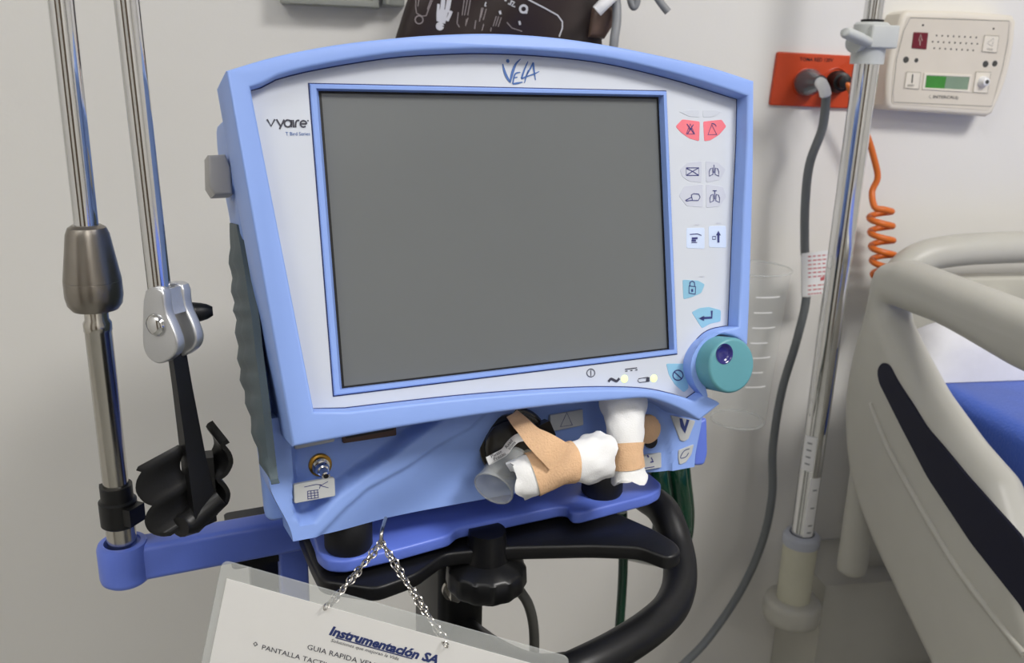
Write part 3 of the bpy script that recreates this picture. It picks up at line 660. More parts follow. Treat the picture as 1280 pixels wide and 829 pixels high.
# ============================================================ breathing circuit support arm
sup = thing('support_arm', 'hinged chrome support arm with nickel grip and black tubing clip, on the blue arm', 'support arm', ab)
z_at = lambda px, py, Y: atY(px, py, Y)[2]
ax0 = lambda z_: A(AX[0], AX[1], z_)
zg0, zg1 = z_at(112, 388, AX[1]), z_at(104, 281, AX[1])
zc0, zc1 = z_at(150, 655, AX[1]), z_at(146, 606, AX[1])
part('lower_rod', MB().lathe(ax0(ab[2] - .02), Z, [(0, .0085), (zc0 - ab[2] + .021, .0085), (zc0 - ab[2] + .0215, .0072), (zg0 - ab[2] + .008, .0072), (zg0 - ab[2] + .0085, .0076), (zg0 - ab[2] + .013, .0076), (zg0 - ab[2] + .015, .0064), (zg0 - ab[2] + .03, .0064)], 32), M['steel'], sup, 40)
h = zg1 - zg0
part('grip', MB().lathe(ax0(zg0), Z, [(0, .0085), (.001, .0122), (.004, .0143), (h * .18, .0152), (h * .35, .0151), (h * .36, .01495), (h * .365, .0151), (h * .9, .0112), (h * .97, .0098), (h, .0075)], 40), M['brush'], sup, 30, 'tapered brushed nickel grip')
topz = 1.62
part('upper_rod', MB().cyl(ax0(zg1 - .01), ax0(topz), .0063, 28), M['chrome'], sup, 40)
mb = MB().lathe(ax0(zc0), Z, [(0, .0098), (.001, .0108), (.016, .0108), (.017, .0092), (zc1 - zc0, .0092)], 32)
cl_ = part('clamp_collar', mb, M['black'], sup)
for a in (-20, 130):
    a = math.radians(a); d_ = A(math.cos(a), math.sin(a), 0); s_ = A(-d_[1], d_[0], 0)
    part('collar_lug', MB().box(ax0(zc0 + (.009 if a < 0 else .017)) + d_ * .0105, d_ * .004, s_ * .006, Z * .0055), M['black'], cl_, 0)
Y2 = .44
r0, r1_ = atY(158, 0, Y2), atY(199.5, 362, Y2)
dr = unit(r0 - r1_); rt = r1_ + dr * ((topz - r1_[2]) / dr[2])
part('upper_rod', MB().cyl(r1_ - dr * .006, rt, .0058, 28), M['chrome'], sup, 40)
part('elbow_joint', MB().tube(cat([ax0(topz - .01), ax0(topz + .015), (ax0(topz) + rt) / 2 + Z * .03, rt + Z * .015, rt - Z * .01], 5), .009, 18), M['black'], sup, 60)
# fork clamp
m_ = unit(A(-.45, -.89, 0)); sx = unit(np.cross(Z, -m_)); sx = sx if sx[0] > 0 else -sx
CFm = Frame(atY(206, 405, Y2) + m_ * .004, sx, Z, m_)
pf = CFm.uvs([(181, 364), (201, 363), (206, 390), (215, 411), (221, 430), (218, 443), (208, 452), (197, 455), (185, 448), (178.5, 434), (177.5, 408)], .003)
pf = [tuple(p) for p in cat(pf, 3, True)]
fork = part('fork_clamp', MB().prism(CFm, pf, -.003, .003, bev=.0012, both=True), M['alu'], sup, 40, 'cast aluminium fork clamp')
F2 = Frame(CFm.o - m_ * .013, sx, Z, m_)
part('fork_plate', MB().prism(F2, pf, -.003, .003, bev=.0012, both=True), M['alu'], fork, 40)
ptop = inset([p for p in CFm.uvs([(181, 364), (201, 363), (206, 390), (209, 397), (178.5, 397)], .003)][::-1], .0004)
part('fork_bridge', MB().prism(CFm, ptop, -.0145, 0), M['alu'], fork, 40)
q = onplane(196, 406, CFm.o + m_ * .003, m_)
part('clamp_screw', MB().lathe(q, m_, [(0, .0062), (.001, .0062), (.0026, .005), (.0034, .0028), (.0036, .0002)], 24), M['chrome'], fork, 50)
q = F2.o - m_ * .003
l0, l1 = atY(237, 391, Y2 + .014), atY(266, 389, Y2 + .018)
part('lever', MB().cyl(q + Z * .002, l0 + unit(l1 - l0) * .002, .006, 18).tube([l0 - unit(l1 - l0) * .003, l0, (l0 + l1) / 2, l1 - unit(l1 - l0) * .003, l1], [.0055, .006, .0050, .0042, .0025], 18), M['black'], fork, 60, 'black clamping lever')
# black lower bar and tube clip
b0, b1 = atY(221, 440, Y2 + .006), atY(254, 652, Y2 + .006)
bd = unit(b1 - b0); bs = unit(np.cross(bd, -m_))
part('clip_bar', MB().tube([b0 + (b1 - b0) * t for t in (0, .2, .6, .85, 1)], [.0052, .0056, .0072, .0088, .008], 4, flat=(1.15, 1)), M['black'], sup, 20)
SCL = .9
def clip_wall(q0, sgn, e, rise):
    """wavy C-channel wall, extruded along e"""
    qd = unit(A(-.94, -.34, 0)) * sgn
    pr_ = [(.013, .026), (.0095, .0235), (.0125, .018), (.0135, .011), (.010, .004), (.0055, .0005), (.0085, -.004), (.0105, -.010), (.0085, -.0165), (.003, -.020), (-.002, -.0205)]
    c_ = cat([A(a, b) for a, b in pr_], 3); th = .0014; L_, R_ = [], []
    for i in range(len(c_)):
        t = unit(c_[min(i + 1, len(c_) - 1)] - c_[max(i - 1, 0)]); n_ = A(-t[1], t[0])
        L_.append(c_[i] + n_ * th); R_.append(c_[i] - n_ * th)
    ring = [p * SCL for p in L_ + R_[::-1]]
    f0 = [q0 + qd * a + Z * b for a, b in ring]; f1 = [p + e + Z * rise for p in f0]
    mb = MB().grid([f0, f1], True); n = len(ring)
    tr = tessellate_polygon([[Vector((a, b, 0)) for a, b in ring]])
    mb.add(f0, tr); mb.add(f1, tr); return mb
qa = atY(205, 631, Y2 - .010); ea = A(.016, .016, 0)
part('tube_clip', clip_wall(qa, 1, ea, .006), M['black'], sup, 40, 'black two-lobed tubing clip')
qb = atY(262, 602, Y2 + .004); eb = A(-.012, .012, 0)
part('tube_clip', clip_wall(qb, -1, eb, .006), M['black'], sup, 40, 'black two-lobed tubing clip')
qm = atY(236, 640, Y2 + .002)
part('clip_saddle', MB().tube([qa + A(.006, .004, -.016), qm - Z * .006, qb + A(.004, .006, -.012)], [.006, .0085, .006], 12).box(atY(228, 622, Y2 + .008), A(.006, .002, 0), A(-.002, .005, 0), Z * .014).box(atY(252, 605, Y2 + .010), A(.007, .002, 0), A(-.002, .005, 0), Z * .018), M['black'], sup, 40)

# ============================================================ laminated card on a chain
CY = .400
CF = Frame(A(0, CY, 1.0), A(1, 0, 0), Z, A(0, -1, 0))
ca, cb = CF.uv(278, 700), CF.uv(713, 822); cr = math.atan2(cb[1] - ca[1], cb[0] - ca[0])
cu_, cv_ = A(math.cos(cr), math.sin(cr)), A(-math.sin(cr), math.cos(cr)); cw = math.hypot(cb[0] - ca[0], cb[1] - ca[1])
KF = Frame(CF.p(*ca), A(cu_[0], 0, cu_[1]), A(cv_[0], 0, cv_[1]), A(0, -1, 0))   # origin: top left corner, v down is negative
KF = Frame(KF.o, KF.x, unit(KF.y + A(-.045, 0, 0)), KF.z)
CHT = .27
h1, h2 = KF.uv(408, 754), KF.uv(562, 794)
card = thing('laminated_card', 'laminated white instruction sheet hanging from a chain below the ventilator', 'instruction sheet', CF.p(*CF.uv(470, 820)))
part('laminate', MB().prism(KF, rrect(0, -CHT, cw, 0, .004), -.0004, .0004, [circ(*h1, .0021, 16), circ(*h2, .0021, 16)]), M['laminate'], card, 0)
pt = KF.uv(283, 722); ptr = cw - .012
paper = part('paper_sheet', MB().prism(KF, [(pt[0], pt[1]), (pt[0], -CHT + .012), (ptr, -CHT + .012), (ptr, pt[1])], .0004, .0006), M['paper'], card, 0)
mb = MB()
u0, v0 = KF.uv(410, 786)
u1_, v1_ = KF.uv(546, 821)
mb.text(KF, u0, v0, 'Instrumentación SA', .0078, .0008, shear=.25, sx=(u1_ - u0) / .0625, bold=.00034)
lp_ = part('letterhead', mb, M['line'], paper, 0, 'navy script letterhead', False)
part('letterhead_rule', MB().ribbon(KF, [(u0 + .004, v0 - .0009), (u0 + .047, v0 - .0009)], .0007, .0008), M['line'], paper, 0, normals=False)
mb = MB()
a_ = KF.uv(412, 795); mb.text(KF, a_[0], a_[1], 'Soluciones que mejoran la Vida', .0030, .0008, shear=.2)
a_ = KF.uv(381, 805); mb.text(KF, a_[0], a_[1], 'GUIA RAPIDA VENTILADOR VELA', .0046, .0008)
a_ = KF.uv(323, 807); mb.text(KF, a_[0], a_[1], 'PANTALLA TACTIL, TOQUE SUAVE', .0044, .0008)
a_ = KF.uv(316, 801); mb.ribbon(KF, [(a_[0] - .001, a_[1]), (a_[0], a_[1] + .0013), (a_[0] + .001, a_[1]), (a_[0], a_[1] - .0013)], .0005, .0008, True)
part('instruction_print', mb, M['charcoal'], paper, 0, normals=False)
# chain of small links
ch0 = onplane(481, 664, VF.p(0, -.165, -.012), NN) + A(0, -.012, 0)
H1, H2 = KF.p(*h1, .001), KF.p(*h2, .001)
mb = MB()
def links(pa, pb, sag, off, ph):
    n = int(np.linalg.norm(pb - pa) / .0030); side = unit(np.cross(pb - pa, A(0, 1, 0)))
    pts = [pa + (pb - pa) * t - Z * sag * 4 * t * (1 - t) + side * (off * math.sin(t * 9 + ph)) + A(0, -.0012 * math.cos(t * 9 + ph), 0) for t in np.linspace(0, 1, n + 1)]
    for i in range(n):
        c_ = (pts[i] + pts[i + 1]) / 2; d_ = unit(pts[i + 1] - pts[i])
        nrm = unit(np.cross(d_, A(0, 1, 0))) if i % 2 else unit(A(0, -1, 0) - d_ * (A(0, -1, 0) @ d_))
        a_ = unit(np.cross(nrm, d_))
        mb.tube([c_ + d_ * .0022 * math.cos(2 * math.pi * k / 10) + a_ * .0013 * math.sin(2 * math.pi * k / 10) for k in range(10)], .00042, 5, closed=True)
for H in (H1, H2):
    links(ch0, H, .001, .0011, 0); links(ch0, H, .001, .0011, math.pi)
chain = thing('chain', 'thin doubled silver chain holding the laminated sheet', 'chain', ch0)
part('chain_links', mb, M['steel'], chain, 60)
part('chain_staple', MB().tube(cat([ch0 + A(0, .016, .006), ch0 + A(0, .002, .006), ch0 + A(0, -.001, .002), ch0 + A(0, 0, -.003)], 4), .0011, 8), M['steel'], chain, 60)

# ============================================================ hoses and cables under the ventilator
def hose(pts, r, m, name, label, category, group=None, n=8, seg=14):
    return solo(name, MB().tube(cat(pts, n), r, seg), m, label, category, group, smooth=60)
hose([atY(814, 508, .675), atY(818, 552, .662), atY(820, 578, .658), atY(823, 602, .655), atY(829, 640, .66), atY(824, 672, .67), atY(795, 684, .70), atY(740, 676, .78), atY(670, 676, .83), atY(600, 690, .86), atY(564, 730, .86), atY(562, 900, .86), A(-.07, .86, .25), A(-.02, .90, .01)], .0090, M['hose'], 'oxygen_hose', 'dark green gas hose under the tray edge, nearest the gauze rolls', 'hose', 'green gas hoses')
hose([atY(836, 502, .70), atY(840, 550, .69), atY(843, 576, .685), atY(846, 602, .68), atY(851, 640, .685), atY(848, 675, .69), atY(825, 694, .71), atY(780, 688, .78), atY(700, 676, .86), atY(620, 690, .89), atY(574, 730, .89), atY(572, 900, .89), A(-.06, .89, .25), A(.02, .93, .01)], .0095, M['hose'], 'oxygen_hose', 'dark green gas hose hanging below the shield labels', 'hose', 'green gas hoses')
hose([atY(842, 500, .735), atY(847, 550, .725), atY(851, 574, .722), atY(854, 602, .72), atY(858, 645, .725), atY(853, 680, .735), atY(835, 700, .77), atY(790, 692, .83), atY(730, 680, .90), atY(640, 690, .92), atY(584, 730, .92), atY(582, 900, .92), A(-.05, .92, .25), A(.06, .96, .01)], .0075, M['hose'], 'oxygen_hose', 'thinner green gas hose behind the hose below the shield labels', 'hose', 'green gas hoses')
hose([atY(778, 640, .72), atY(779, 690, .72), atY(778, 730, .72), atY(774, 790, .72), atY(770, 860, .72), A(.07, .74, .3), A(.10, .80, .008)], .0045, M['hose'], 'oxygen_hose', 'slim green hose seen through the handle loop', 'hose', 'green gas hoses')
hose([kq + A(.02, .04, -.003), atY(645, 728, .60), atY(660, 755, .61), atY(667, 785, .61), atY(667, 830, .61), atY(660, 900, .62), A(.01, .63, .3), A(.04, .70, .008)], .0042, M['cordk'], 'signal_cable', 'dark grey cable curving down behind the black knob', 'cable')

# ============================================================ wall: outlet, plugs, cords
op = thing('outlet_plate', 'orange wall outlet plate with black lettering', 'outlet', WF.px(1017, 134, 0))
outlet = part('plate', MB().prism(WF, fillet(WF.uvs([(973, 64.5), (1071, 70), (1064.5, 136), (963, 131.5)], .006), .003), 0, .006, bev=.0015), M['orange'], op)
u0, v0 = WF.uv(999.5, 76, .006); u1_, _ = WF.uv(1043, 80, .006)
part('plate_print', MB().text(WF, u0, v0, 'TOMA RED 120V', .0062, .0063, sx=1.0, bold=.0001), M['dark'], outlet, 0, normals=False)
q1, q2 = WF.px(1007, 103, .006), WF.px(1044, 102, .006)
for q in (q1, q2): part('socket', MB().lathe(q, WN, [(-.001, .0175), (.0015, .0175), (.002, .0165), (.0005, .0155)], 36), M['orange'], op)
g1 = thing('power_cord', 'grey power cord with round translucent plug in the orange outlet', 'power cord', q1)
pe = WF.px(1024, 103, .05)
pd = unit(pe - q1)
part('plug', MB().lathe(q1 + WN * .002, pd, [(0, .0165), (.006, .0172), (.014, .0165), (.022, .0135), (.032, .0115), (.040, .0095), (.046, .0085), (.047, .004)], 32), M['plug'], g1, 45)
ps = WF.px(1027, 105, .058)
part('strain_relief', MB().tube(cat([q1 + pd * .044, ps, WF.px(1030.5, 112, .061), WF.px(1032, 120, .06)], 5), [.0072] * 15 + [.006], 14), M['white'], g1, 60)
WO = .055
cable = [WF.px(1031, 114, .06), WF.px(1032.5, 122, .06), WF.px(1028, 160, WO), WF.px(1012, 205, WO), WF.px(1006.5, 255, WO), WF.px(1006, 310, WO), WF.px(1008, 370, WO), WF.px(996, 425, WO), WF.px(977, 490, WO), WF.px(966, 560, .06), WF.px(965, 620, .07), WF.px(952, 680, .08), WF.px(925, 740, .10), WF.px(884, 800, .12), WF.px(845, 840, .16), WF.px(790, 900, .24), WF.px(720, 980, .30), wc(-.45, .32, .12), wc(-.55, .30, .01), wc(-.75, .25, .008)]
part('cable', MB().tube(cat(cable, 7), .0056, 14), M['cord'], g1, 60)
tg = Frame(WF.p(0, 0, WO + .0065), WX, Z, WN); tpx = [(1002, 317), (1041, 312.5), (1043, 365), (1003, 371)]
ta = tg.uvs(tpx)
tag_ = part('warning_tag', MB().prism(tg, ta, -.0004, .0004).tube([WF.px(1007, 318, WO), WF.px(1007.5, 370, WO)], .0064, 14), M['white'], g1, 40, 'white folded tag with red print')
mb = MB()
for k in range(9):
    y = 321 + k * 5.1 if k < 6 else 326 + k * 5.1 + 1; x0_, x1_ = 1010, 1040
    if k == 8: x1_ = 1028
    nseg = 5
    for j in range(nseg):
        xa = x0_ + (x1_ - x0_) * j / nseg; xb = xa + (x1_ - x0_) / nseg * random.uniform(.6, .85); pst(mb, [(xa, y - (xa - 1010) * .09), (xb, y - (xb - 1010) * .09)], .0016, .0006, tg)
pst(mb, [(1025.5, 349), (1038.5, 346.5)], .0048, .0006, tg)
part('tag_print', mb, M['redp'], tag_, 0, normals=False)
g2 = thing('coiled_cord', 'orange coiled cord with black plug beside the chrome pole', 'coiled cord', q2)
pe = WF.px(1055, 103, .04); pd = unit(pe - q2)
part('plug', MB().lathe(q2 + WN * .002, pd, [(0, .0135), (.010, .0140), (.012, .0125), (.026, .0115), (.027, .0085), (.038, .0078), (.039, .004)], 28), M['black'], g2, 40)
co = [q2 + pd * .036, WF.px(1061, 108, .045), WF.px(1066, 120, .045), WF.px(1072, 145, .04), WF.px(1084, 170, .04), WF.px(1093, 200, .04), WF.px(1097, 222, .04), WF.px(1090, 240, .04)]
hx0, hx1 = WF.px(1100, 256, .045), WF.px(1105, 345, .045)
turns = 5; N_ = 150
hel = [hx0 + (hx1 - hx0) * (k / N_) + .0148 * (-WX * math.cos(2 * math.pi * turns * k / N_) + WN * .8 * math.sin(2 * math.pi * turns * k / N_)) for k in range(N_ + 1)]
part('cord', MB().tube(cat(co + hel[3:12:4], 6) + hel[12:] , .0042, 10), M['orangec'], g2, 60)

# intercom
IW = .036
ic = thing('intercom', 'ivory wall intercom with small green display and speaker holes', 'intercom', WF.px(1180, 138, 0))
io = cat(WF.uvs([(1136, 19), (1200, 20), (1264, 25)], IW), 3) + cat(WF.uvs([(1266, 29), (1262, 65), (1252, 105), (1238, 138)], IW), 3) + cat(WF.uvs([(1234, 140), (1170, 135.5), (1116, 132)], IW), 3) + cat(WF.uvs([(1112.5, 128), (1114, 95), (1121, 55), (1133, 21)], IW), 3)
io = [tuple(p) for p in io]
if area2(io) < 0: io = io[::-1]
part('housing', MB().prism(WF, inset(io, -.006), 0, IW, bev=.006, steps=4), M['ivory'], ic, 40)
face = part('face_plate', MB().prism(WF, inset(io, .0015), IW - .002, IW + .0006, bev=.0004, steps=1), M['ivory2'], ic)
ci = lambda l: [(1090 + x / 5.18, y / 5.18) for x, y in l]
IF = Frame(WF.p(0, 0, IW + .0006), WX, Z, WN)
mb = MB(); pst(mb, ci([(248, 115), (890, 136), (880, 260), (845, 440), (775, 690), (140, 662), (135, 600), (160, 380), (205, 200)]), .0006, .0002, IF, True)
part('face_groove', mb, M['cordk'], face, 0, normals=False)
def idisc(x, y, r, m, nm, h=.0004): 
    q = IF.px(*ci([(x, y)])[0]); return part(nm, MB().lathe(q, WN, [(0, r), (h, r * .95)], 14), m, face)
hole_me = None
for row, (x0_, y0_, x1_, y1_, n_) in enumerate(((418, 230, 675, 242, 8), (392, 270, 682, 284, 9), (403, 312, 655, 326, 8))):
    for k in range(n_): idisc(x0_ + (x1_ - x0_) * k / (n_ - 1), y0_ + (y1_ - y0_) * k / (n_ - 1), .0011, M['cordk'], 'speaker_hole', .0003)
for x, y, r, m, nm in ((330, 163, .0013, M['dark'], 'microphone_hole'), (787, 186, .0012, M['dark'], 'microphone_hole'), (220, 387, .0040, M['cordk'], 'call_socket'), (287, 391, .0028, M['cordk'], 'call_socket'), (735, 415, .0042, M['cordk'], 'call_socket'), (795, 412, .0038, M['cordk'], 'call_socket')): idisc(x, y, r, m, nm)
def ibut(pts, m, nm='key', h=.0012): return part(nm, MB().prism(IF, fillet(IF.uvs(ci(pts)), .0008, 2), 0, h, bev=.0004, steps=1), m, ic)
k1 = ibut([(268, 208), (362, 212), (350, 320), (255, 312)], M['wine'])
k2 = ibut([(728, 228), (824, 234), (808, 342), (710, 334)], M['ivory'])
k3 = ibut([(222, 466), (316, 470), (302, 578), (208, 570)], M['ivory'])
k4 = ibut([(672, 465), (770, 468), (748, 605), (652, 598)], M['ivory'])
for kk, pts in ((k2, [(728, 228), (824, 234), (808, 342), (710, 334)]), (k3, [(222, 466), (316, 470), (302, 578), (208, 570)]), (k4, [(672, 465), (770, 468), (748, 605), (652, 598)])):
    part('key_outline', pst(MB(), ci(pts), .0005, .0014, IF, True), M['cordk'], kk, 0, normals=False)
part('key_icon', pst(pst(MB(), ci([(315, 222), (302, 262), (325, 262)]), .0007, .0014, IF, True), ci([(312, 264), (310, 295)]), .0007, .0014, IF), M['ivory2'], k1, 0, normals=False)
part('key_icon', pst(MB(), ci([(788, 248), (745, 280), (778, 300)]), .0006, .0014, IF, True), M['cordk'], k2, 0, normals=False)
part('key_icon', pst(MB(), ci([(264, 482), (258, 538)]), .0018, .0014, IF), M['cordk'], k3, 0, normals=False)
u0, v0 = IF.uv(*ci([(224, 560)])[0]); part('key_print', MB().text(IF, u0, v0, 'RESET', .0036, .0015), M['cordk'], k3, 0, normals=False)
u0, v0 = IF.uv(*ci([(738, 325)])[0]); part('key_print', MB().text(IF, u0, v0, 'TALK', .0034, .0015), M['cordk'], k2, 0, normals=False)
q = IF.px(*ci([(712, 530)])[0])
jk = part('handset_plug', MB().lathe(q, WN, [(0, .0075), (.004, .0070), (.006, .0052), (.009, .0048), (.010, .003)], 20), M['white'], ic)
part('plug_bore', MB().lathe(q + WN * .010, WN, [(0, .0028), (.0004, .0026)], 14), M['cordk'], jk)
dp = part('display_frame', MB().prism(IF, IF.uvs(ci([(335, 472), (645, 484), (628, 598), (322, 580)])), 0, .0012, [IF.uvs(ci([(350, 488), (630, 500), (615, 582), (340, 568)]))], bev=.0004, steps=1), M['ivory'], ic)
part('display', MB().prism(IF, IF.uvs(ci([(348, 487), (632, 499), (617, 583), (338, 569)])), 0, .0006), M['lcdoff'], ic)
part('display_segment', MB().prism(IF, IF.uvs(ci([(352, 490), (480, 495), (466, 575), (342, 568)])), .0006, .0008), M['lcd'], ic)
u0, v0 = IF.uv(*ci([(392, 636)])[0]); part('brand_print', MB().text(IF, u0, v0, 'INTERCALL', .0052, .0003, sx=1.35, bold=.00008), M['cordk'], face, 0, normals=False)
part('brand_border', pst(pst(MB(), ci([(380, 615), (370, 627), (382, 640)]), .0005, .0003, IF), ci([(548, 625), (562, 633), (548, 648)]), .0005, .0003, IF), M['cordk'], face, 0, normals=False)

# wall unit cropped by the top of the picture
wu = thing('wall_unit', 'grey framed metal panel box on the wall above the ventilator', 'wall panel', WF.px(412, 8, 0))
UF = [(350, 3.5), (474, 9.5), (470, -110), (348, -120)]
uo = WF.uvs(UF, .03)
part('box', MB().prism(WF, uo, 0, .026), M['unit'], wu)
part('frame', MB().prism(WF, uo, .026, .031, [WF.uvs([(363, -3.5), (466, 1.5), (462, -104), (360, -112)], .03)], bev=.001), M['unit'], wu)
wu2 = thing('wall_unit', 'narrow grey metal box between the framed panel and the dark pouch', 'wall panel', WF.px(490, 8, 0))
part('box', MB().prism(WF, WF.uvs([(478, 6), (506, 7.5), (506, -110), (478, -110)], .03), 0, .024, bev=.002), M['unit'], wu2)
part('rib', MB().prism(WF, WF.uvs([(483, 5), (487, 5), (487, -100), (483, -100)], .03), .024, .028), M['unit'], wu2)

# ============================================================ dark printed pouch behind the monitor
BY = .94
GF = Frame(A(0, BY, 1.25), A(1, 0, 0), Z, A(0, -1, 0))
bo = GF.uvs([(545, -90), (509, 0), (494, 48), (486, 90), (620, 100), (757, 92), (752, 50), (765, 12), (780, -40), (775, -90)])
us = [p[0] for p in bo]; vs_ = [p[1] for p in bo]
def bag_edges(v):
    L_ = np.interp(v, [bo[3][1], bo[2][1], bo[1][1], bo[0][1]], [bo[3][0], bo[2][0], bo[1][0], bo[0][0]])
    R_ = np.interp(v, [bo[5][1], bo[6][1], bo[7][1], bo[8][1], bo[9][1]], [bo[5][0], bo[6][0], bo[7][0], bo[8][0], bo[9][0]])
    return L_, R_
def bag_h(s_, t):
    e = (max(0, 4 * s_ * (1 - s_)) ** .45) * (max(0, 4 * t * (1 - t)) ** .35)
    return e * (.014 + .003 * math.sin(9 * s_ + 4 * t) + .0025 * math.sin(5 * t - 13 * s_))
vmin, vmax = bo[4][1], bo[0][1]
def bag_pt(s_, t, sg=1, lift=0):
    v = vmin + (vmax - vmin) * t; L_, R_ = bag_edges(v)
    return GF.p(L_ + (R_ - L_) * s_, v, sg * bag_h(s_, t) + lift)
pouch = thing('printed_pouch', 'dark brown plastic pouch with white body-outline prints, behind the monitor', 'pouch', GF.p((us[3] + us[5]) / 2, vmin))
mb = MB()
for sg in (1, -1): mb.grid([[bag_pt(i / 40, j / 24, sg) for i in range(41)] for j in range(25)])
part('pouch_body', mb, M['bag'], pouch, 60)
def bst(mb, pts, wd, closed=False):
    """stroke printed on the pouch's front"""
    rows = [[], []]; P_ = []
    for px_, py_ in pts:
        u_, v_ = GF.uv(px_, py_, .013); P_.append(A(u_, v_))
    if closed: P_.append(P_[0])
    for i in range(len(P_)):
        t = unit(P_[min(i + 1, len(P_) - 1)] - P_[max(i - 1, 0)]); n_ = A(-t[1], t[0]) * wd / 2
        for k, sg in enumerate((1, -1)):
            q = P_[i] + n_ * sg; L_, R_ = bag_edges(q[1]); rows[k].append(bag_pt((q[0] - L_) / (R_ - L_), (q[1] - vmin) / (vmax - vmin), 1, .0008))
    return mb.grid(rows)
def bprint(m, label, *strokes):
    for pts, wd, cl in strokes: part('pouch_print', bst(MB(), pts, wd, cl), M[m], pouch, 0, label, False)
bprint('bagp', 'white figure print', (Z6(arc(443, 208, 15, 0, 360, 12)[:-1]), .0045, True), (Z6([(452, 178), (464, 130), (478, 75)]), .0086, False), (Z6([(461, 80), (468, 30), (474, -50)]), .0042, False),
       (Z6([(499, 95), (512, 30), (526, -50)]), .0046, False), (Z6([(428, 165), (427, 110), (434, 30)]), .0026, False), (Z6([(500, 165), (516, 130), (534, 86)]), .0032, False))
bprint('bagp', None, ([(660, 0), (680, 10), (697, 19), (703, 27), (703, 35), (699, 46)], .0013, False), (Z6(arc(1112, 75, 28, 0, 360, 14)[:-1]), .0022, True), (Z6([(1125, 95), (1140, 108)]), .002, False),
       (Z6([(1045, 58), (1018, 48), (1040, 22), (1012, 8)]), .0014, False), (Z6([(990, 30), (1005, 40), (1015, 15)]), .0014, False), (Z6([(962, 0), (976, 8)]), .0018, False), (Z6([(812, 15), (803, 45), (815, 48)]), .0012, False), (Z6([(922, 88), (930, 115)]), .0022, False), (Z6([(1078, 170), (1085, 200)]), .0020, False))
bprint('bagd', None, (Z6(arc(278, 157, 32, 0, 360, 14)[:-1]), .0011, True), *[(Z6(p), .0009, False) for p in ([(250, -40), (250, 60), (258, 105), (300, 128), (335, 125), (350, 85), (385, 0)], [(268, 50), (280, -40)], [(345, 75), (375, -10)],
            [(590, 95), (580, 185), (600, 215)], [(620, 120), (640, -20)], [(640, 120), (665, -20)], [(665, 120), (690, -20)], [(655, 150), (648, 205), (668, 140)], [(730, 160), (722, 230)], [(770, 140), (790, 60)], [(790, 160), (815, 70)], [(760, 170), (778, 60)], [(795, 190), (780, 245)],
            [(870, 210), (895, 130)], [(890, 210), (915, 130)], [(910, 215), (935, 140)], [(855, 220), (850, 250)], [(980, 180), (1020, 225), (1100, 250)])])
fold = GF.uvs([(741, 10), (752, 4), (776, 14), (770, 26), (756, 48), (736, 46)], .02)
part('folded_corner', MB().prism(GF, fold, .004, .022, bev=.006), M['bag2'], pouch, 60, 'crumpled brown folded corner')
part('pouch_hanger', MB().box(GF.p((us[0] + us[9]) / 2, vmax + .002, -.03), A(.05, 0, 0), A(0, .055, 0), Z * .004), M['unit'], pouch, 0)
hose([atY(766, 70, .90), atY(768, 48, .90), atY(771, 25, .905), atY(770, 0, .91), atY(764, -30, .91)], .0045, M['hosegrey'], 'grey_tube', 'grey tube running down beside the folded pouch corner', 'tube')
hose([atY(746, 14, .90), atY(757, 3, .90), atY(775, -14, .91)], .006, M['white'], 'white_tube', 'pale tube tucked into the top of the pouch fold', 'tube')
hose([atY(784, -40, .93), atY(787, -5, .93), atY(792, 9, .93), atY(797, -2, .93), atY(797, -40, .93)], .0035, M['hosegrey'], 'grey_cable', 'short grey cable loop hanging above the monitor top', 'cable')
hose([atY(795, -40, .93), atY(818, -8, .93), atY(827, 5, .93), atY(835, 15, .93)], .0038, M['hosegrey'], 'grey_cable', 'grey cable end slanting down to the right above the monitor', 'cable')

# ============================================================ measuring beaker on the wall
bc = atY(922, 522, 1.075); bc[2] = z_at(922, 527, 1.075)
bh = z_at(940, 335, 1.075) - bc[2]
bk = thing('measuring_beaker', 'clear plastic measuring beaker with white graduations beside the grey cord', 'beaker', bc)
prf = [(0, .001), (0, .030), (.003, .0345), (.008, .036), (bh * .98, .0455), (bh, .0470)]
part('beaker_wall', MB().lathe(bc, Z, prf, 48, False), M['clear'], bk, 50)
part('beaker_rim', MB().tube([bc + A(.0468 * math.cos(2 * math.pi * k / 48), .0468 * math.sin(2 * math.pi * k / 48), bh) for k in range(48)], .0011, 8, closed=True), M['clear2'], bk, 60)
part('beaker_base', MB().tube([bc + A(.0342 * math.cos(2 * math.pi * k / 48), .0342 * math.sin(2 * math.pi * k / 48), .003) for k in range(48)], .0014, 8, closed=True), M['clear2'], bk, 60)
mb = MB()
for k in range(7):
    hh = bh * (.30 + .095 * k); r_ = np.interp(hh, [.008, bh * .98], [.036, .0455]) + .0004
    for a in np.linspace(-98, -98 + (26 if k % 2 else 40), 7)[:-1]:
        a0, a1 = math.radians(a), math.radians(a + 9)
        mb.add([bc + A(r_ * math.cos(x), r_ * math.sin(x), hh + dz) for x, dz in ((a0, -.0008), (a1, -.0008), (a1, .0008), (a0, .0008))], [(0, 1, 2, 3)])
part('graduations', mb, M['white'], bk, 0, normals=False)
part('wall_clip', MB().box(bc + A(-.01, .062, bh * .8), A(.02, 0, 0), A(0, .022, 0), Z * .012), M['greyp'], bk, 0)

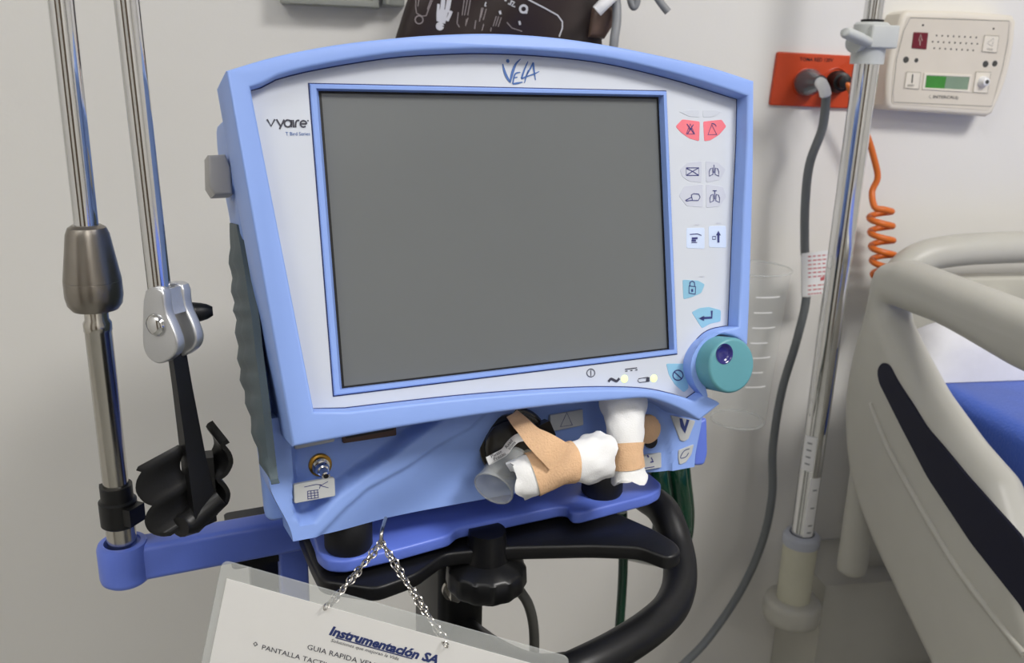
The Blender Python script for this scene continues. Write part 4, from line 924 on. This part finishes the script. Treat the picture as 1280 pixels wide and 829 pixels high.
# ============================================================ bed, pole, mattress
P0 = atY(1090, 330, 1.0)
SRF = Frame(P0, WN, Z, unit(np.cross(WN, Z)))       # u toward the room along the bed, v up, w out to the left
bed = thing('hospital_bed', 'cream plastic hospital bed with navy-inlaid side rail, head end to the wall', 'bed', (P0[0] + .5, P0[1] - .4, 0))
ro = SRF.uvs([(1122, 326), (1100, 330), (1091, 345), (1083, 385), (1068, 440), (1058.5, 500), (1060, 560), (1069, 610), (1090, 670), (1122, 740), (1165, 829)], -.010)
zt = SRF.uv(1200, 357, -.026)[1]
lo_ = ro[-1]; sl = (ro[-1][1] - ro[-2][1]) / (ro[-1][0] - ro[-2][0])
zb = lo_[1] - .10
left = [tuple(p) for p in cat([A(*p) for p in ro], 4)]
ub = lo_[0] + .10
outl = left + [(ub, zb + .01), (ub + .06, zb), (.70, zb), (.80, zb + .05), (.83, zb + .15), (.83, zt - .15), (.80, zt - .04), (.72, zt)]
ho = [tuple(p) for p in cat([SRF.uv(1141, 381, -.044), SRF.uv(1165, 393, -.037), SRF.uv(1200, 410, -.031), SRF.uv(1280, 459, -.026)], 3)]
ho2 = SRF.uvs([(1280, 598), (1235, 548), (1190, 487), (1160, 432), (1143, 398)], -.044)
hol = ho + [(.42, ho[-1][1] - .002), (.66, ho[-1][1] - .004), (.72, ho[-1][1] - .04), (.72, ho[-1][1] - .15), (.66, zb + .14), (.40, zb + .145)] + ho2
hol = fillet(hol, .012, 4)
part('side_rail', MB().prism(SRF, outl, -.052, 0, [hol], bev=.021, steps=6, both=True), M['bed'], bed, 50, 'cream side rail panel with open grip')
inl = SRF.uvs([(1097, 462), (1103, 453), (1112, 455), (1122, 475), (1160, 535), (1210, 596), (1280, 674)], 0) + [(.45, zb + .10)] + SRF.uvs([(1280, 762), (1215, 680), (1160, 597), (1125, 530), (1099, 478)], 0)
part('rail_inlay', MB().prism(SRF, fillet(inl, .008, 3), -.002, .0015, bev=.0008, steps=1), M['inlay'], bed, 40, 'dark navy inlay band')
rg = cat([SRF.px(a, b, .0005) for a, b in [(1088, 505), (1100, 537), (1117, 574), (1160, 650), (1205, 722), (1280, 818)]], 6)
part('rail_ridge', MB().tube(rg, .0035, 10), M['bed'], bed, 60)
q = SRF.px(1066, 700, -.03)
part('rail_post', MB().lathe(A(q[0], q[1], z_at(1062, 716, q[1])), Z, [(0, .012), (.004, .0175), (.01, .0185), (.16, .0195)], 28), M['bed'], bed, 50)
# head end
HF = Frame(WF.p(0, 0, .085), WX, Z, WN)
hb = [HF.px(a, b) for a, b in [(1118, 372), (1124, 345), (1148, 324), (1190, 314), (1280, 309)]]
hb += [hb[-1] + WX * .3 + Z * .002, hb[-1] + WX * .75 - Z * .012, hb[-1] + WX * .82 - Z * .08]
part('head_rail', MB().tube(cat(hb, 6), .021, 20), M['bed'], bed, 60)
hq = HF.uv(1150, 330)
part('head_panel', MB().prism(HF, rrect(hq[0] - .005, -.80, hq[0] + .9, hq[1] - .02, .02), -.03, -.005, bev=.006), M['bed'], bed)
hq2 = HF.px(1243, 381)
part('head_latch', MB().prism(Frame(hq2, WX, Z, WN), rrect(-.02, -.014, .02, .014, .003), -.006, .012, bev=.003), M['white'], bed)
# bed frame, bumper and pole socket
PX, PYY = .3995, 1.05
zbmp = z_at(992, 775, PYY)
bz = zbmp
bt = WF.px(1050, 674, .001)[2]; bD = float((onZ(1050, 731, bt) - WF.o) @ WN)
part('frame_beam', MB().box(wc(.035 + .6, .001 + bD / 2, bt - .11), WX * .6, WN * bD / 2, Z * .11), M['bed'], bed, 0)
part('frame_beam', MB().box(SRF.p(.75, 0, 0) * A(1, 1, 0) + A(.52, 0, .40), WN * .80, WX * .30, Z * .05), M['bed'], bed, 0)
for su in (-.0, 1.55):
    for sw in (.14, .74):
        q = P0 * A(1, 1, 0) + WN * su + WX * sw
        part('bed_leg', MB().cyl(q + Z * .12, q + Z * .42, .025, 20), M['bed'], bed)
        cs = part('castor', MB().lathe(q + Z * .06 - WX * .015, WX, [(0, .052), (.004, .06), (.026, .06), (.03, .052)], 28), M['rubber'], bed)
        part('castor_fork', MB().box(q + Z * .10, WN * .02, WX * .022, Z * .03), M['greyp'], cs)
part('corner_bumper', MB().lathe(A(PX, PYY, bz), Z, [(0, .030), (.004, .0365), (.012, .0385), (.028, .0385), (.034, .036), (.036, .031)], 40), M['bed'], bed, 50, 'round cream corner bumper')
zs1 = z_at(1003, 680, PYY)
part('pole_socket', MB().lathe(A(PX, PYY, bz + .03), Z, [(0, .0225), (zs1 - bz - .03, .0225)], 36), M['socket'], bed, 50)
part('socket_collar', MB().lathe(A(PX, PYY, zs1), Z, [(0, .0225), (.001, .0245), (.012, .0245), (.016, .022), (.017, .0165), (.012, .0152)], 36), M['collar'], bed, 50)
pole = thing('iv_pole', 'tall chrome pole with pale grey clamp, standing in the cream bed socket', 'pole', A(PX, PYY, bz + .05))
part('pole_tube', MB().cyl(A(PX, PYY, zs1 + .012), A(PX, PYY, z_at(1093, 42, PYY)), .0145, 36), M['chrome'], pole, 40)
part('inner_tube', MB().cyl(A(PX, PYY, z_at(1093, 50, PYY)), A(PX, PYY, 2.05), .0105, 32), M['chrome'], pole, 40)
part('hook_arm', MB().tube(cat([A(PX, PYY, 2.03), A(PX + .05, PYY, 2.06), A(PX + .11, PYY, 2.04), A(PX + .13, PYY, 2.07)], 5), .005, 10).tube(cat([A(PX, PYY, 2.03), A(PX - .05, PYY, 2.06), A(PX - .11, PYY, 2.04), A(PX - .13, PYY, 2.07)], 5), .005, 10), M['chrome'], pole, 60)
zk = lambda y: z_at(1088, y, PYY - .015)
ck = part('pole_clamp', MB().lathe(A(PX, PYY, zk(80)), Z, [(0, .0185), (zk(58) - zk(80), .0188), (zk(57) - zk(80), .0195), (zk(30) - zk(80), .0195), (zk(27) - zk(80), .0165)], 32).prism(Frame(A(PX, PYY, zk(60)), WX, -WN, Z), rrect(-.012, -.023, .022, .016, .003), 0, zk(31) - zk(60), bev=.002, both=True), M['greyp'], pole, 40, 'pale grey plastic height clamp')
part('clamp_ring', MB().lathe(A(PX, PYY, zk(27)), Z, [(0, .0125), (.003, .0125)], 28), M['black'], ck)
ke = atY(1056, 40, PYY - .04); ks = atY(1082, 52, PYY - .02)
part('clamp_lever', MB().tube([ks + (ke - ks) * t for t in (-.2, 0, .5, .9, 1)], [.006, .0085, .009, .0085, .006], 12, flat=(1, .7)), M['greyp'], ck, 60)
part('clamp_boss', MB().cyl(A(PX, PYY, zk(48)), atY(1066, 55, PYY - .018), .010, 20), M['greyp'], ck, 40)
# stickers on the pole
def sticker(name, y0, y1, a0, a1, rows_):
    z0_, z1_ = z_at(1012, y1, PYY - .014), z_at(1012, y0, PYY - .014)
    arcp = lambda r, z_: [A(PX + r * math.cos(math.radians(a)), PYY + r * math.sin(math.radians(a)), z_) for a in np.linspace(a0, a1, 9)]
    s_ = part(name, MB().grid([arcp(.0148, z0_), arcp(.0148, z1_)]), M['white'], pole, 60, normals=True)
    mb = MB()
    for k in rows_:
        zz = z0_ + (z1_ - z0_) * k; ar = lambda r, z_: [A(PX + r * math.cos(math.radians(a)), PYY + r * math.sin(math.radians(a)), z_) for a in np.linspace(a0 + (a1 - a0) * .3, a0 + (a1 - a0) * .7, 5)]
        mb.grid([ar(.015, zz - .001), ar(.015, zz + .001)])
    part('sticker_print', mb, M['hosegrey'], s_, 0, normals=False)
sticker('sticker', 547, 590, -165, -100, (.2, .4, .6, .8)); sticker('sticker', 598, 672, -105, -45, (.08, .2, .5, .8))
# mattress and pillow
mz = onplane(1195, 482, WF.p(0, 0, .23), WN)[2]
mt = thing('mattress', 'mattress under a bright blue cover behind the cream side rail', 'mattress', SRF.p(.9, 0, -.5) * A(1, 1, 0) + A(0, 0, mz - .14))
MF = Frame(P0 * A(1, 1, 0), WN, WX, Z)
part('mattress_cover', MB().prism(MF, rrect(-.035, .075, 1.85, .86, .04), mz - .14, mz, bev=.018, steps=4, both=True), M['sheet'], mt, 60)
pw = thing('pillow', 'white pillow against the head panel', 'pillow', MF.p(-.05, .45, mz))
P = []
for i in range(25):
    row = []
    for j in range(33):
        s_, t = i / 24, j / 32; hgt = (max(0, 4 * s_ * (1 - s_)) ** .3) * (max(0, 4 * t * (1 - t)) ** .2)
        row.append((s_, t, hgt))
    P.append(row)
solo_m = MB()
for sg in (1, -1): solo_m.grid([[MF.p(-.03 + .075 * s_, .058 + .62 * t, mz + .001 + (.082 if sg > 0 else 0) * h_) for s_, t, h_ in r] for r in P])
part('pillow_body', solo_m, M['pillow'], pw, 60)
